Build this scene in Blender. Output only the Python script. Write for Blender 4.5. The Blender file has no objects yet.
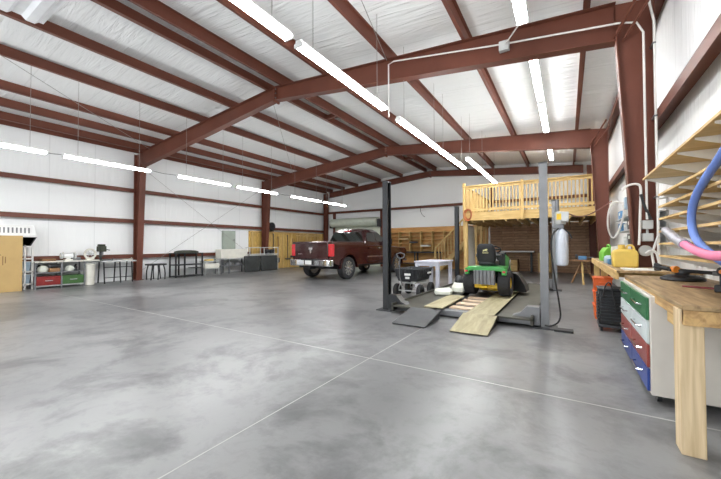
import bpy, bmesh, math, random
from mathutils import Vector, Matrix, Euler
random.seed(7)
COL = bpy.context.scene.collection
PI = math.pi
# ------------------------------------------------------------------ materials
MATS = {}
def nodes_of(name):
    m = bpy.data.materials.new(name); m.use_nodes = True
    nt = m.node_tree; b = nt.nodes['Principled BSDF']
    return m, nt, b
def mat(name, col, rough=.5, metal=0., var=.12, scale=6., bump=0., bscale=40., stretch=None, coat=0., spec=None, trans=0.):
    """principled with a procedural colour variation and an optional procedural bump"""
    m, nt, b = nodes_of(name)
    L = nt.links
    tc = nt.nodes.new('ShaderNodeTexCoord'); mp = nt.nodes.new('ShaderNodeMapping')
    if stretch: mp.inputs['Scale'].default_value = stretch
    L.new(tc.outputs['Object'], mp.inputs['Vector'])
    n = nt.nodes.new('ShaderNodeTexNoise'); n.inputs['Scale'].default_value = scale; n.inputs['Detail'].default_value = 4
    L.new(mp.outputs[0], n.inputs['Vector'])
    r = nt.nodes.new('ShaderNodeValToRGB')
    lo = [max(0, c*(1-var)) for c in col]; hi = [min(1, c*(1+var)) for c in col]
    r.color_ramp.elements[0].position = .3; r.color_ramp.elements[1].position = .7
    r.color_ramp.elements[0].color = (*lo, 1); r.color_ramp.elements[1].color = (*hi, 1)
    L.new(n.outputs['Fac'], r.inputs['Fac']); L.new(r.outputs[0], b.inputs['Base Color'])
    b.inputs['Roughness'].default_value = rough; b.inputs['Metallic'].default_value = metal
    if coat: b.inputs['Coat Weight'].default_value = coat; b.inputs['Coat Roughness'].default_value = .08
    if spec is not None: b.inputs['Specular IOR Level'].default_value = spec
    if trans: b.inputs['Transmission Weight'].default_value = trans
    if bump:
        n2 = nt.nodes.new('ShaderNodeTexNoise'); n2.inputs['Scale'].default_value = bscale; n2.inputs['Detail'].default_value = 3
        L.new(mp.outputs[0], n2.inputs['Vector'])
        bp = nt.nodes.new('ShaderNodeBump'); bp.inputs['Strength'].default_value = bump; bp.inputs['Distance'].default_value = .02
        L.new(n2.outputs['Fac'], bp.inputs['Height']); L.new(bp.outputs[0], b.inputs['Normal'])
    MATS[name] = m
    return m
def wood(name, c1, c2, along=(1, 12, 12), scale=2.2, rough=.6, knots=False):
    m, nt, b = nodes_of(name); L = nt.links
    tc = nt.nodes.new('ShaderNodeTexCoord'); mp = nt.nodes.new('ShaderNodeMapping'); mp.inputs['Scale'].default_value = along
    L.new(tc.outputs['Object'], mp.inputs['Vector'])
    n = nt.nodes.new('ShaderNodeTexNoise'); n.inputs['Scale'].default_value = scale; n.inputs['Detail'].default_value = 6
    n.inputs['Distortion'].default_value = .6
    L.new(mp.outputs[0], n.inputs['Vector'])
    r = nt.nodes.new('ShaderNodeValToRGB'); e = r.color_ramp.elements
    e[0].position = .34; e[0].color = (*c1, 1); e[1].position = .66; e[1].color = (*c2, 1)
    L.new(n.outputs['Fac'], r.inputs['Fac'])
    out = r.outputs[0]
    if knots:
        v = nt.nodes.new('ShaderNodeTexVoronoi'); v.inputs['Scale'].default_value = 2.1
        L.new(tc.outputs['Object'], v.inputs['Vector'])
        kr = nt.nodes.new('ShaderNodeValToRGB'); kr.color_ramp.elements[0].position = .03; kr.color_ramp.elements[1].position = .1
        kr.color_ramp.elements[0].color = (.25, .2, .18, 1); kr.color_ramp.elements[1].color = (1, 1, 1, 1)
        L.new(v.outputs['Distance'], kr.inputs['Fac'])
        mx = nt.nodes.new('ShaderNodeMixRGB'); mx.blend_type = 'MULTIPLY'; mx.inputs['Fac'].default_value = 1
        L.new(out, mx.inputs['Color1']); L.new(kr.outputs[0], mx.inputs['Color2']); out = mx.outputs[0]
    L.new(out, b.inputs['Base Color']); b.inputs['Roughness'].default_value = rough
    MATS[name] = m
    return m
def planks(name, c1, c2, height=.14, length=1.1, axis='XZ', mortar=(.05, .03, .02), rough=.75):
    """boards running along the first axis, a brick texture with thin dark gaps"""
    m, nt, b = nodes_of(name); L = nt.links
    tc = nt.nodes.new('ShaderNodeTexCoord'); sx = nt.nodes.new('ShaderNodeSeparateXYZ'); cx = nt.nodes.new('ShaderNodeCombineXYZ')
    L.new(tc.outputs['Object'], sx.inputs[0])
    L.new(sx.outputs[axis[0]], cx.inputs['X']); L.new(sx.outputs[axis[1]], cx.inputs['Y'])
    br = nt.nodes.new('ShaderNodeTexBrick'); br.inputs['Scale'].default_value = 1
    br.inputs['Brick Width'].default_value = length; br.inputs['Row Height'].default_value = height
    br.inputs['Mortar Size'].default_value = .006; br.inputs['Color1'].default_value = (*c1, 1); br.inputs['Color2'].default_value = (*c2, 1)
    br.inputs['Mortar'].default_value = (*mortar, 1); br.inputs['Bias'].default_value = 0
    L.new(cx.outputs[0], br.inputs['Vector'])
    mp = nt.nodes.new('ShaderNodeMapping'); mp.inputs['Scale'].default_value = (2, 14, 1)
    L.new(cx.outputs[0], mp.inputs['Vector'])
    n = nt.nodes.new('ShaderNodeTexNoise'); n.inputs['Scale'].default_value = 2; n.inputs['Detail'].default_value = 5
    L.new(mp.outputs[0], n.inputs['Vector'])
    r = nt.nodes.new('ShaderNodeValToRGB'); r.color_ramp.elements[0].position = .3; r.color_ramp.elements[1].position = .7
    r.color_ramp.elements[0].color = (.62, .6, .58, 1); r.color_ramp.elements[1].color = (1.1, 1.08, 1.05, 1)
    L.new(n.outputs['Fac'], r.inputs['Fac'])
    mx = nt.nodes.new('ShaderNodeMixRGB'); mx.blend_type = 'MULTIPLY'; mx.inputs['Fac'].default_value = 1
    L.new(br.outputs['Color'], mx.inputs['Color1']); L.new(r.outputs[0], mx.inputs['Color2'])
    L.new(mx.outputs[0], b.inputs['Base Color']); b.inputs['Roughness'].default_value = rough
    MATS[name] = m
    return m
def emit(name, col, strength):
    m, nt, b = nodes_of(name)
    b.inputs['Base Color'].default_value = (.8, .8, .8, 1)
    b.inputs['Emission Color'].default_value = (*col, 1); b.inputs['Emission Strength'].default_value = strength
    MATS[name] = m
    return m
def concrete():
    m, nt, b = nodes_of('polished_concrete'); L = nt.links
    tc = nt.nodes.new('ShaderNodeTexCoord')
    def noise(scale, detail, dist=0., rough=.55):
        n = nt.nodes.new('ShaderNodeTexNoise'); n.inputs['Scale'].default_value = scale; n.inputs['Detail'].default_value = detail
        n.inputs['Distortion'].default_value = dist; n.inputs['Roughness'].default_value = rough
        L.new(tc.outputs['Object'], n.inputs['Vector']); return n
    def ramp(src, stops):
        r = nt.nodes.new('ShaderNodeValToRGB'); e = r.color_ramp.elements
        while len(e) < len(stops): e.new(.5)
        for q, (p, c) in zip(e, stops): q.position = p; q.color = (*c, 1)
        r.color_ramp.interpolation = 'B_SPLINE'; L.new(src, r.inputs['Fac']); return r
    a = noise(.32, 3, .2, .5); r1 = ramp(a.outputs['Fac'], [(.33, (.13, .13, .133)), (.5, (.235, .235, .237)), (.67, (.33, .33, .328))])
    c = noise(1.1, 9, .3, .66); r2 = ramp(c.outputs['Fac'], [(.36, (.45, .45, .46)), (.5, (.95, .95, .95)), (.64, (1.45, 1.45, 1.43))])
    g = noise(5.5, 6, .4, .7); r5 = ramp(g.outputs['Fac'], [(.35, (.84, .84, .84)), (.5, (1., 1., 1.)), (.65, (1.1, 1.1, 1.1))])
    d = noise(42, 3); r3 = ramp(d.outputs['Fac'], [(.3, (.97, .97, .97)), (.7, (1.03, 1.03, 1.03))])
    v = nt.nodes.new('ShaderNodeTexVoronoi'); v.inputs['Scale'].default_value = 1.9; L.new(tc.outputs['Object'], v.inputs['Vector'])
    r4 = ramp(v.outputs['Distance'], [(.014, (.6, .6, .6)), (.04, (1, 1, 1))])
    out = r1.outputs[0]
    for r in (r2, r5, r3, r4):
        mx = nt.nodes.new('ShaderNodeMixRGB'); mx.blend_type = 'MULTIPLY'; mx.inputs['Fac'].default_value = 1
        L.new(out, mx.inputs['Color1']); L.new(r.outputs[0], mx.inputs['Color2']); out = mx.outputs[0]
    L.new(out, b.inputs['Base Color'])
    rr = ramp(a.outputs['Fac'], [(.2, (.29, .29, .29)), (.8, (.34, .34, .34))]); L.new(rr.outputs[0], b.inputs['Roughness'])
    b.inputs['Specular IOR Level'].default_value = .5
    return m
def foil(name, col, seam_axis, wr=.5, seam=1.2):
    """white vinyl insulation facing: soft creases running across the seams, faint seam lines"""
    m, nt, b = nodes_of(name); L = nt.links
    tc = nt.nodes.new('ShaderNodeTexCoord')
    mp = nt.nodes.new('ShaderNodeMapping')
    sc = {'X': (.7, 6, 6), 'Y': (5, 1.5, 5), 'Z': (6, 6, .7)}[seam_axis]
    mp.inputs['Scale'].default_value = sc; L.new(tc.outputs['Object'], mp.inputs['Vector'])
    n = nt.nodes.new('ShaderNodeTexNoise'); n.inputs['Scale'].default_value = 1.3; n.inputs['Detail'].default_value = 3; n.inputs['Distortion'].default_value = .6
    L.new(mp.outputs[0], n.inputs['Vector'])
    n2 = nt.nodes.new('ShaderNodeTexNoise'); n2.inputs['Scale'].default_value = .5; n2.inputs['Detail'].default_value = 2
    L.new(tc.outputs['Object'], n2.inputs['Vector'])
    mul = nt.nodes.new('ShaderNodeMath'); mul.operation = 'MULTIPLY'
    L.new(n.outputs['Fac'], mul.inputs[0]); L.new(n2.outputs['Fac'], mul.inputs[1])
    bp = nt.nodes.new('ShaderNodeBump'); bp.inputs['Strength'].default_value = wr; bp.inputs['Distance'].default_value = .1
    L.new(mul.outputs[0], bp.inputs['Height']); L.new(bp.outputs[0], b.inputs['Normal'])
    # seams
    sx = nt.nodes.new('ShaderNodeSeparateXYZ'); L.new(tc.outputs['Object'], sx.inputs[0])
    src = sx.outputs['Y'] if seam_axis != 'Y' else sx.outputs['X']
    fr = nt.nodes.new('ShaderNodeMath'); fr.operation = 'PINGPONG'; fr.inputs[1].default_value = seam/2
    L.new(src, fr.inputs[0])
    r = nt.nodes.new('ShaderNodeValToRGB'); r.color_ramp.elements[0].position = 0; r.color_ramp.elements[1].position = .02
    r.color_ramp.elements[0].color = (*[c*.86 for c in col], 1); r.color_ramp.elements[1].color = (*col, 1)
    L.new(fr.outputs[0], r.inputs['Fac']); L.new(r.outputs[0], b.inputs['Base Color'])
    b.inputs['Roughness'].default_value = .42
    MATS[name] = m
    return m

STEEL = mat('red_oxide_steel', (.135, .044, .027), .5, 0, .14, 1.6, spec=.3)
CONC = concrete()
WALLF = foil('white_wall_facing', (.88, .89, .885), 'Z', .22)
WALLR = foil('white_wrinkled_wall_facing', (.84, .84, .83), 'Z', .5)
ROOFF = foil('white_roof_facing', (.76, .77, .765), 'X', .75)
PINE = wood('pine', (.5, .32, .1), (.68, .48, .2), (12, 12, 1.3), 2)
PINEX = wood('pine_crossways', (.5, .32, .1), (.68, .48, .2), (1.3, 12, 12), 2)
PINEY = wood('pine_lengthways', (.5, .31, .11), (.72, .5, .22), (12, 1.3, 12), 2)
POSTW = wood('post_lumber', (.55, .4, .22), (.76, .6, .38), (16, 16, 1.2), 1.6, .6, True)
BENCHP = wood('bench_lumber', (.34, .19, .07), (.62, .4, .17), (12, 1.3, 12), 2)
PLYT = wood('plywood_top', (.2, .125, .055), (.44, .3, .15), (10, 1.2, 10), 2.2, .5)
PLY = wood('plywood', (.5, .36, .17), (.64, .49, .26), (1.2, 8, 8), 1.8, .6)
PLYDECK = wood('worn_plywood', (.3, .26, .15), (.42, .37, .22), (9, 1.1, 9), 1.6, .65)
PLANK = wood('pale_planks', (.55, .38, .26), (.74, .58, .42), (1.3, 14, 12), 2, .7)
YPLANK = planks('yellow_planks', (.62, .4, .1), (.72, .5, .17), .19, 2.6, 'ZY', (.2, .1, .02))
ORPLY = wood('orange_plywood', (.52, .25, .07), (.66, .37, .13), (1.4, 5, 5), 1.5, .6)
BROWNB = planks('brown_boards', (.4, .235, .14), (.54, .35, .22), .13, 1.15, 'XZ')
DECKB = planks('deck_boards', (.36, .25, .14), (.48, .35, .21), .14, 2.5, 'YX')
WHITE = mat('white_paint', (.84, .84, .82), .4, 0, .05)
OFFW = mat('cream_paint', (.7, .68, .6), .45, 0, .06)
BEIGE = mat('beige_metal', (.66, .62, .56), .4, 0, .04)
PALEG = mat('pale_grey_metal', (.55, .56, .55), .4, .2, .06)
GREY = mat('grey_metal', (.2, .205, .215), .42, .5, .1)
POSTSHADE = mat('shaded_post_steel', (.017, .018, .02), .4, .3, .15)  # post steel for the left side, channel shade painted in as near black
POSTG = mat('silver_grey_steel', (.2, .203, .21), .4, .45, .08)
DKGREY = mat('dark_grey_metal', (.05, .052, .056), .5, .2, .15)
BLACK = mat('black_plastic', (.012, .012, .013), .45, 0, .2)
RUBBER = mat('tyre_rubber', (.02, .02, .022), .75, 0, .2, 12, .2, 60)
CHAR = mat('charcoal_plastic', (.035, .037, .042), .5, 0, .15)
RUNWAY = mat('worn_runway_plate', (.07, .066, .052), .5, .3, .3, 2.5)
RAMPD = mat('dark_ramp_plate', (.075, .077, .08), .55, .3, .2, 4)
CHROME = mat('chrome', (.75, .76, .78), .12, 1., .03)
ALLOY = mat('alloy', (.6, .61, .62), .25, .9, .05)
MAROON = mat('maroon_car_paint', (.042, .005, .006), .25, .25, .05, 3, coat=1.)
GLASS = mat('dark_window_glass', (.012, .016, .014), .05, 0, .1, 2, spec=.9)
TAILR = mat('red_tail_lens', (.55, .02, .03), .15, 0, .15, 8, coat=.6)
GREEN = mat('tractor_green', (.02, .27, .035), .35, 0, .08, coat=.4)
YELL = mat('tractor_yellow', (.8, .52, .02), .4, 0, .08)
SEATB = mat('black_vinyl', (.014, .015, .018), .45, 0, .15, 8, .08, 80)
TRED = mat('red_drawer', (.22, .014, .012), .4, 0, .1)
TGREEN = mat('green_drawer', (.045, .12, .03), .4, 0, .1)
CGREEN = mat('dark_green_drawer', (.03, .16, .06), .35, 0, .08)
CWHITE = mat('pale_blue_white_drawer', (.62, .68, .68), .35, 0, .05)
CRED = mat('brick_red_drawer', (.27, .05, .04), .35, 0, .08)
CBLUE = mat('navy_blue_drawer', (.02, .05, .24), .35, 0, .1)
ORANGE = mat('orange_plastic', (.75, .13, .02), .45, 0, .1)
JERRY = mat('yellow_plastic', (.72, .5, .1), .45, 0, .08)
LIME = mat('lime_green_plastic', (.16, .5, .04), .4, 0, .12)
CARD = mat('cardboard', (.5, .34, .14), .8, 0, .06, 3)
CARDI = mat('cardboard_print', (.22, .13, .05), .8)
CORR = mat('corrugated_white', (.84, .85, .87), .35, 0, .04)
BLUEF = mat('blue_foam', (.15, .25, .62), .65, 0, .08)
PINKF = mat('pink_foam', (.82, .22, .36), .65, 0, .06)
TAPE = mat('silver_tape', (.42, .42, .47), .35, .3, .25, 18, .4, 22)
TANK = mat('translucent_white_tank', (.66, .7, .78), .35, 0, .05)
PVC = mat('white_conduit', (.72, .7, .66), .4, 0, .05)
CABLE = mat('steel_cable', (.35, .34, .32), .5, .6, .1)
BLKC = mat('black_cable', (.015, .015, .015), .5, 0, .1)
REDHOSE = mat('brown_red_hose', (.2, .05, .025), .5, 0, .1)
RUSTY = mat('rusty_orange_rope', (.35, .1, .03), .75, 0, .3, 20)
LAVW = mat('lavender_white_paint', (.6, .6, .68), .45, 0, .05)
BAGW = mat('white_sacking', (.66, .68, .6), .6, 0, .12, 5, .5, 9)
SAGE = mat('sage_green_metal', (.36, .41, .35), .45, .1, .05)
DRUM = mat('pale_green_door_curtain', (.6, .65, .55), .45, .1, .05)
BLUEB = mat('blue_plastic', (.1, .25, .45), .45, 0, .12)
BLUET = mat('frosted_blue_tote', (.38, .5, .6), .4, 0, .1)
OLIVE = mat('dark_olive_tarp', (.035, .04, .025), .7, 0, .3, 9, .5, 12)
DKPAD = mat('dark_charcoal_mat', (.03, .033, .032), .7, 0, .2, 6)
DKRED = mat('dark_red_plastic', (.18, .015, .02), .4)
ORKNOB = mat('bright_orange_plastic', (.85, .28, .03), .4)
BROWN = mat('brown_wood_blocks', (.25, .13, .055), .6, 0, .2)
JOINT = mat('joint_filler', (.5, .495, .48), .6, 0, .06)
TUBE = emit('fluorescent_tube', (.97, .99, 1), 54)
TXT = mat('pale_yellow_print', (.75, .72, .35), .5)

# ------------------------------------------------------------------ mesh builder
class MB:
    def __init__(s): s.bm = bmesh.new()
    def box(s, x0, x1, y0, y1, z0, z1, rot=None, piv=None):
        vs = [s.bm.verts.new((x, y, z)) for x in (x0, x1) for y in (y0, y1) for z in (z0, z1)]
        for f in ((0, 1, 3, 2), (4, 6, 7, 5), (0, 4, 5, 1), (2, 3, 7, 6), (0, 2, 6, 4), (1, 5, 7, 3)):
            s.bm.faces.new([vs[i] for i in f])
        if rot:
            p = Vector(piv if piv else ((x0+x1)/2, (y0+y1)/2, (z0+z1)/2)); M = Euler(rot).to_matrix()
            for v in vs: v.co = M @ (v.co-p)+p
        return s
    def hexa(s, b, t):
        vb = [s.bm.verts.new(p) for p in b]; vt = [s.bm.verts.new(p) for p in t]; n = len(b)
        s.bm.faces.new(vb[::-1]); s.bm.faces.new(vt)
        for i in range(n): s.bm.faces.new((vb[i], vb[(i+1) % n], vt[(i+1) % n], vt[i]))
        return s
    def prism(s, pts, axis, a, b):
        def P(p, w):
            return {'X': (w, p[0], p[1]), 'Y': (p[0], w, p[1]), 'Z': (p[0], p[1], w)}[axis]
        return s.hexa([P(p, a) for p in pts], [P(p, b) for p in pts])
    def cyl(s, p0, p1, r, r1=None, n=14, cap=True):
        p0 = Vector(p0); p1 = Vector(p1); r1 = r if r1 is None else r1
        d = (p1-p0).normalized(); u = d.orthogonal().normalized(); w = d.cross(u)
        A = [s.bm.verts.new(p0+(u*math.cos(2*PI*i/n)+w*math.sin(2*PI*i/n))*r) for i in range(n)]
        B = [s.bm.verts.new(p1+(u*math.cos(2*PI*i/n)+w*math.sin(2*PI*i/n))*r1) for i in range(n)]
        for i in range(n): s.bm.faces.new((A[i], A[(i+1) % n], B[(i+1) % n], B[i]))
        if cap: s.bm.faces.new(A[::-1]); s.bm.faces.new(B)
        return s
    def tube(s, pts, r, n=8, smooth=0):
        pts = [Vector(p) for p in pts]
        for _ in range(smooth):
            q = [pts[0]]
            for a, b in zip(pts, pts[1:]): q += [a.lerp(b, .25), a.lerp(b, .75)]
            pts = q+[pts[-1]]
        rs = r if isinstance(r, (list, tuple)) else [r]*len(pts)
        rings = []; u = None
        for i, p in enumerate(pts):
            d = (pts[min(i+1, len(pts)-1)]-pts[max(i-1, 0)]).normalized()
            u = d.orthogonal().normalized() if u is None else (u-d*u.dot(d)).normalized()
            w = d.cross(u)
            rings.append([s.bm.verts.new(p+(u*math.cos(2*PI*k/n)+w*math.sin(2*PI*k/n))*rs[min(i, len(rs)-1)]) for k in range(n)])
        for A, B in zip(rings, rings[1:]):
            for k in range(n): s.bm.faces.new((A[k], A[(k+1) % n], B[(k+1) % n], B[k]))
        s.bm.faces.new(rings[0][::-1]); s.bm.faces.new(rings[-1])
        return s
    def lathe(s, prof, c=(0, 0, 0), axis='Z', n=24, cap=True):
        c = Vector(c); rings = []
        for r, h in prof:
            ring = []
            for k in range(n):
                a = 2*PI*k/n; x, y = r*math.cos(a), r*math.sin(a)
                v = {'Z': (x, y, h), 'X': (h, x, y), 'Y': (x, h, y)}[axis]
                ring.append(s.bm.verts.new(c+Vector(v)))
            rings.append(ring)
        for A, B in zip(rings, rings[1:]):
            for k in range(n): s.bm.faces.new((A[k], A[(k+1) % n], B[(k+1) % n], B[k]))
        if cap: s.bm.faces.new(rings[0][::-1]); s.bm.faces.new(rings[-1])
        return s
    def rings(s, R, cap=True):
        R = [[s.bm.verts.new(p) for p in ring] for ring in R]; n = len(R[0])
        for A, B in zip(R, R[1:]):
            for k in range(n): s.bm.faces.new((A[k], A[(k+1) % n], B[(k+1) % n], B[k]))
        if cap: s.bm.faces.new(R[0][::-1]); s.bm.faces.new(R[-1])
        return s
    def move(s, d):
        for v in s.bm.verts: v.co += Vector(d)
        return s
    def rot(s, e, piv=(0, 0, 0)):
        M = Euler(e).to_matrix(); p = Vector(piv)
        for v in s.bm.verts: v.co = M @ (v.co-p)+p
        return s
    def build(s, name, material, parent=None, bevel=0., world=False, seg=2, smooth=35, subsurf=0):
        if world and parent is not None:
            off = Vector(parent.get('_base', (0, 0, 0)))
            for v in s.bm.verts: v.co -= off
        org = None
        if parent is None:
            xs = [v.co for v in s.bm.verts]
            lo = Vector([min(v[i] for v in xs) for i in range(3)]); hi = Vector([max(v[i] for v in xs) for i in range(3)])
            org = Vector(((lo.x+hi.x)/2, (lo.y+hi.y)/2, lo.z))
            if not KEEP[0]:
                for v in s.bm.verts: v.co -= org
            else: org = None
        bmesh.ops.recalc_face_normals(s.bm, faces=s.bm.faces)
        me = bpy.data.meshes.new(name); s.bm.to_mesh(me); s.bm.free()
        for p in me.polygons: p.use_smooth = True
        me.set_sharp_from_angle(angle=math.radians(smooth))
        me.materials.append(material)
        o = bpy.data.objects.new(name, me); COL.objects.link(o)
        if org is not None: o.location = org
        if parent is not None: o.parent = parent
        if bevel:
            b = o.modifiers.new('bevel', 'BEVEL'); b.width = bevel; b.segments = seg; b.limit_method = 'ANGLE'; b.angle_limit = math.radians(40)
        if subsurf:
            q = o.modifiers.new('subsurf', 'SUBSURF'); q.levels = q.render_levels = subsurf
        return o
KEEP = [False]
BASES = []
def tag(o, label=None, cat=None, group=None, kind=None):
    if label: o['label'] = label
    if cat: o['category'] = cat
    if group: o['group'] = group
    if kind: o['kind'] = kind
    return o
def thing(name, label, cat, loc=(0, 0, 0), rz=0., group=None, scale=1.):
    o = bpy.data.objects.new(name, None); COL.objects.link(o)
    o.empty_display_size = .2
    o.location = loc; o.rotation_euler = (0, 0, rz); o.scale = (scale,)*3
    o['_base'] = list(loc); BASES.append(o)
    return tag(o, label, cat, group)
def solo(name, label, cat, mb, m, group=None, **kw):
    return tag(mb.build(name, m, None, **kw), label, cat, group)
def struct(name, mb, m, parent=None, **kw):
    KEEP[0] = True
    o = mb.build(name, m, parent, **kw); KEEP[0] = False
    if parent is None: o['kind'] = 'structure'
    return o
def dup(root, loc, rz=None, label=None, group=None):
    def cp(o, par):
        c = o.copy(); COL.objects.link(c)
        if par: c.parent = par
        for ch in [q for q in bpy.data.objects if q.parent == o]: cp(ch, c)
        return c
    r = cp(root, None); r.location = loc
    if rz is not None: r.rotation_euler = (0, 0, rz)
    r['_base'] = list(loc); BASES.append(r)
    if label: r['label'] = label
    if group: r['group'] = group
    return r
ORD = ['first', 'second', 'third', 'fourth', 'fifth', 'sixth', 'seventh', 'eighth', 'ninth', 'tenth']

# ------------------------------------------------------------------ building shell
XR0, ZR0, SL = -6.35, 5.363, .0846
XL, XR = -13.745, 1.06                      # inner line of girts / outer line of columns
WL, WR = -13.95, 1.27                       # wall faces
YF = (6.036, 12.145, 17.4); YB = 17.65; Y0 = -6.
zt = lambda x: ZR0-SL*abs(x-XR0)            # top of the rafters
PUR = .25
pur = lambda x: .24 if x <= XR0 else .24-.045*(x-XR0)/7.4
zc = lambda x: zt(x)+pur(x)                    # roof lining
struct('floor', MB().box(WL-.2, WR+.2, Y0, YB+.2, -.15, 0), CONC)
cm = MB(); t = .1
cm.hexa([(WL-.2, Y0, zc(WL-.2)), (XR0, Y0, zc(XR0)), (XR0, YB+.2, zc(XR0)), (WL-.2, YB+.2, zc(WL-.2))],
        [(WL-.2, Y0, zc(WL-.2)+t), (XR0, Y0, zc(XR0)+t), (XR0, YB+.2, zc(XR0)+t), (WL-.2, YB+.2, zc(WL-.2)+t)])
cm.hexa([(XR0, Y0, zc(XR0)), (WR+.2, Y0, zc(WR+.2)), (WR+.2, YB+.2, zc(WR+.2)), (XR0, YB+.2, zc(XR0))],
        [(XR0, Y0, zc(XR0)+t), (WR+.2, Y0, zc(WR+.2)+t), (WR+.2, YB+.2, zc(WR+.2)+t), (XR0, YB+.2, zc(XR0)+t)])
struct('ceiling', cm, ROOFF)
struct('wall_left', MB().box(WL-.2, WL, Y0, YB+.2, 0, zc(WL-.1)), WALLF)
struct('wall_right', MB().box(WR, WR+.2, Y0, YB+.2, 0, zc(WR+.1)), WALLR)
struct('wall_back', MB().prism([(WL, 0), (WR, 0), (WR, zc(WR)), (XR0, zc(XR0)), (WL, zc(WL))], 'Y', YB, YB+.2), WALLF)
struct('trim_1', MB().box(-1.884, -1.876, Y0, 5.2, -.001, .0015), JOINT)
struct('trim_2', MB().box(-12.5, WR, 3.174, 3.186, -.001, .0015), JOINT)

# ------------------------------------------------------------------ red steel frames
FN = ['nearest', 'middle', 'farthest']
def i_column(x_out, sgn, y, wb, wt, label):
    """tapered column; sgn=+1: the outer flange is on the right"""
    zk = zt(x_out)-.02
    c = thing('steel_column', label, 'column', (x_out-sgn*wb/2, y, 0), 0, 'red steel columns')
    xi0, xi1 = x_out-sgn*wb, x_out-sgn*wt
    zi = zt(xi1)-.5
    MB().prism([(x_out, .02), (xi0, .02), (xi1, zi), (xi1, zt(xi1)), (x_out, zk)], 'Y', y-.007, y+.007).build('web', STEEL, c, world=True)
    MB().box(min(x_out, x_out-sgn*.016), max(x_out, x_out-sgn*.016), y-.1, y+.1, .02, zk).build('outer_flange', STEEL, c, world=True)
    MB().hexa([(xi0, y-.1, .02), (xi0+sgn*.016, y-.1, .02), (xi0+sgn*.016, y+.1, .02), (xi0, y+.1, .02)],
              [(xi1, y-.1, zi), (xi1+sgn*.016, y-.1, zi), (xi1+sgn*.016, y+.1, zi), (xi1, y+.1, zi)]).build('inner_flange', STEEL, c, world=True)
    MB().box(min(x_out, xi0)-.04, max(x_out, xi0)+.04, y-.14, y+.14, 0, .022).build('base_plate', STEEL, c, world=True)
def rafter(x_out, sgn, y, dk, dr, label):
    x0 = x_out-sgn*.42
    x1 = XR0+sgn*.004
    r = thing('steel_rafter', label, 'rafter', ((x0+x1)/2, y, zt(x0)-dk), 0, 'red steel rafters')
    MB().prism([(x0, zt(x0)-.012), (x1, zt(x1)-.012), (x1, zt(x1)-dr), (x0, zt(x0)-dk)], 'Y', y-.007, y+.007).build('web', STEEL, r, world=True)
    def flange(z0, z1, th):
        return MB().hexa([(x0, y-.09, z0), (x1, y-.09, z1), (x1, y+.09, z1), (x0, y+.09, z0)],
                         [(x0, y-.09, z0+th), (x1, y-.09, z1+th), (x1, y+.09, z1+th), (x0, y+.09, z0+th)])
    flange(zt(x0)-.014, zt(x1)-.014, .012).build('top_flange', STEEL, r, world=True)
    flange(zt(x0)-dk, zt(x1)-dr, .014).build('bottom_flange', STEEL, r, world=True)
    sp = MB()
    sp.box(min(x1, x1+sgn*.02), max(x1, x1+sgn*.02), y-.1, y+.1, zt(x1)-dr-.05, zt(x1)-.01)
    sp.build('ridge_plate', STEEL, r, world=True)
    bl = MB()
    for zz in (.07, dr*.5, dr-.06):
        for yy in (-.06, .06): bl.cyl((x1+sgn*.02, y+yy, zt(x1)-zz), (x1+sgn*.045, y+yy, zt(x1)-zz), .014, n=8)
    bl.build('bolts', GREY, r, world=True)
for i, y in enumerate(YF):
    wid = 0
    i_column(XR, 1, y, .22, .43 if i < 2 else .3, f'{FN[i]} red steel column on the right wall' + (', tapered, beside the plywood shelves' if i == 0 else ', behind the far end of the workbench' if i == 1 else ', in the back corner under the loft'))
    i_column(XL-.02, -1, y, .25 if i < 2 else .22, .5 if i < 2 else .3, f'{FN[i]} red steel column on the left white wall' + ('' if i < 2 else ', in the back corner'))
    dk, dr = (.57, .35) if i < 2 else (.34, .3)
    rafter(XR, 1, y, dk, dr, f'{FN[i]} red steel rafter rising from the right wall to the ridge' + (' with a conduit' if i == 0 else ' against the back wall' if i == 2 else ''))
    rafter(XL, -1, y, dk, dr, f'{FN[i]} red steel rafter rising from the left wall to the ridge' + (' against the back wall' if i == 2 else ''))
# purlins: Z sections running the length of the roof
left_off = [.3, 1.77, 3.23, 4.87, 5.92, 6.88]
right_off = [.27, 1.65, 3.28, 4.84, 6.65]
def purlin(x, sgn, label):
    z0 = zt(x); p = MB(); h = pur(x)
    th = .006; w = .085 if sgn < 0 else .055
    prof = [(x-th/2, z0), (x-th/2, z0+h-.008), (x-w, z0+h-.008), (x-w, z0+h-.002), (x+th/2, z0+h-.002), (x+th/2, z0+.006), (x+w, z0+.006), (x+w, z0)]
    if sgn > 0: prof = [(2*x-a, b) for a, b in prof]
    p.prism(prof, 'Y', Y0, YB)
    return solo('roof_purlin', label, 'purlin', p, STEEL, 'red steel roof purlins')
for i, o in enumerate(left_off):
    purlin(XR0-o, -1, f'{ORD[i]} long red purlin left of the roof ridge' + (', one of the close ridge pair' if i == 0 else ', nearest the left eave' if i == len(left_off)-1 else ''))
for i, o in enumerate(right_off):
    purlin(XR0+o, 1, f'{ORD[i]} long red purlin right of the roof ridge' + (', one of the close ridge pair' if i == 0 else ', nearest the right wall' if i == len(right_off)-1 else ''))
for yb, nm in ((1.9, 'near'), (8.5, 'middle'), (14.6, 'far')):
    solo('ridge_strap', f'{nm} short red strap bridging the two purlins at the roof ridge', 'strap',
         MB().box(XR0-.292, XR0+.262, yb-.05, yb+.05, zt(XR0)+.02, zt(XR0)+.15), STEEL, 'straps across the ridge pair')
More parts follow.
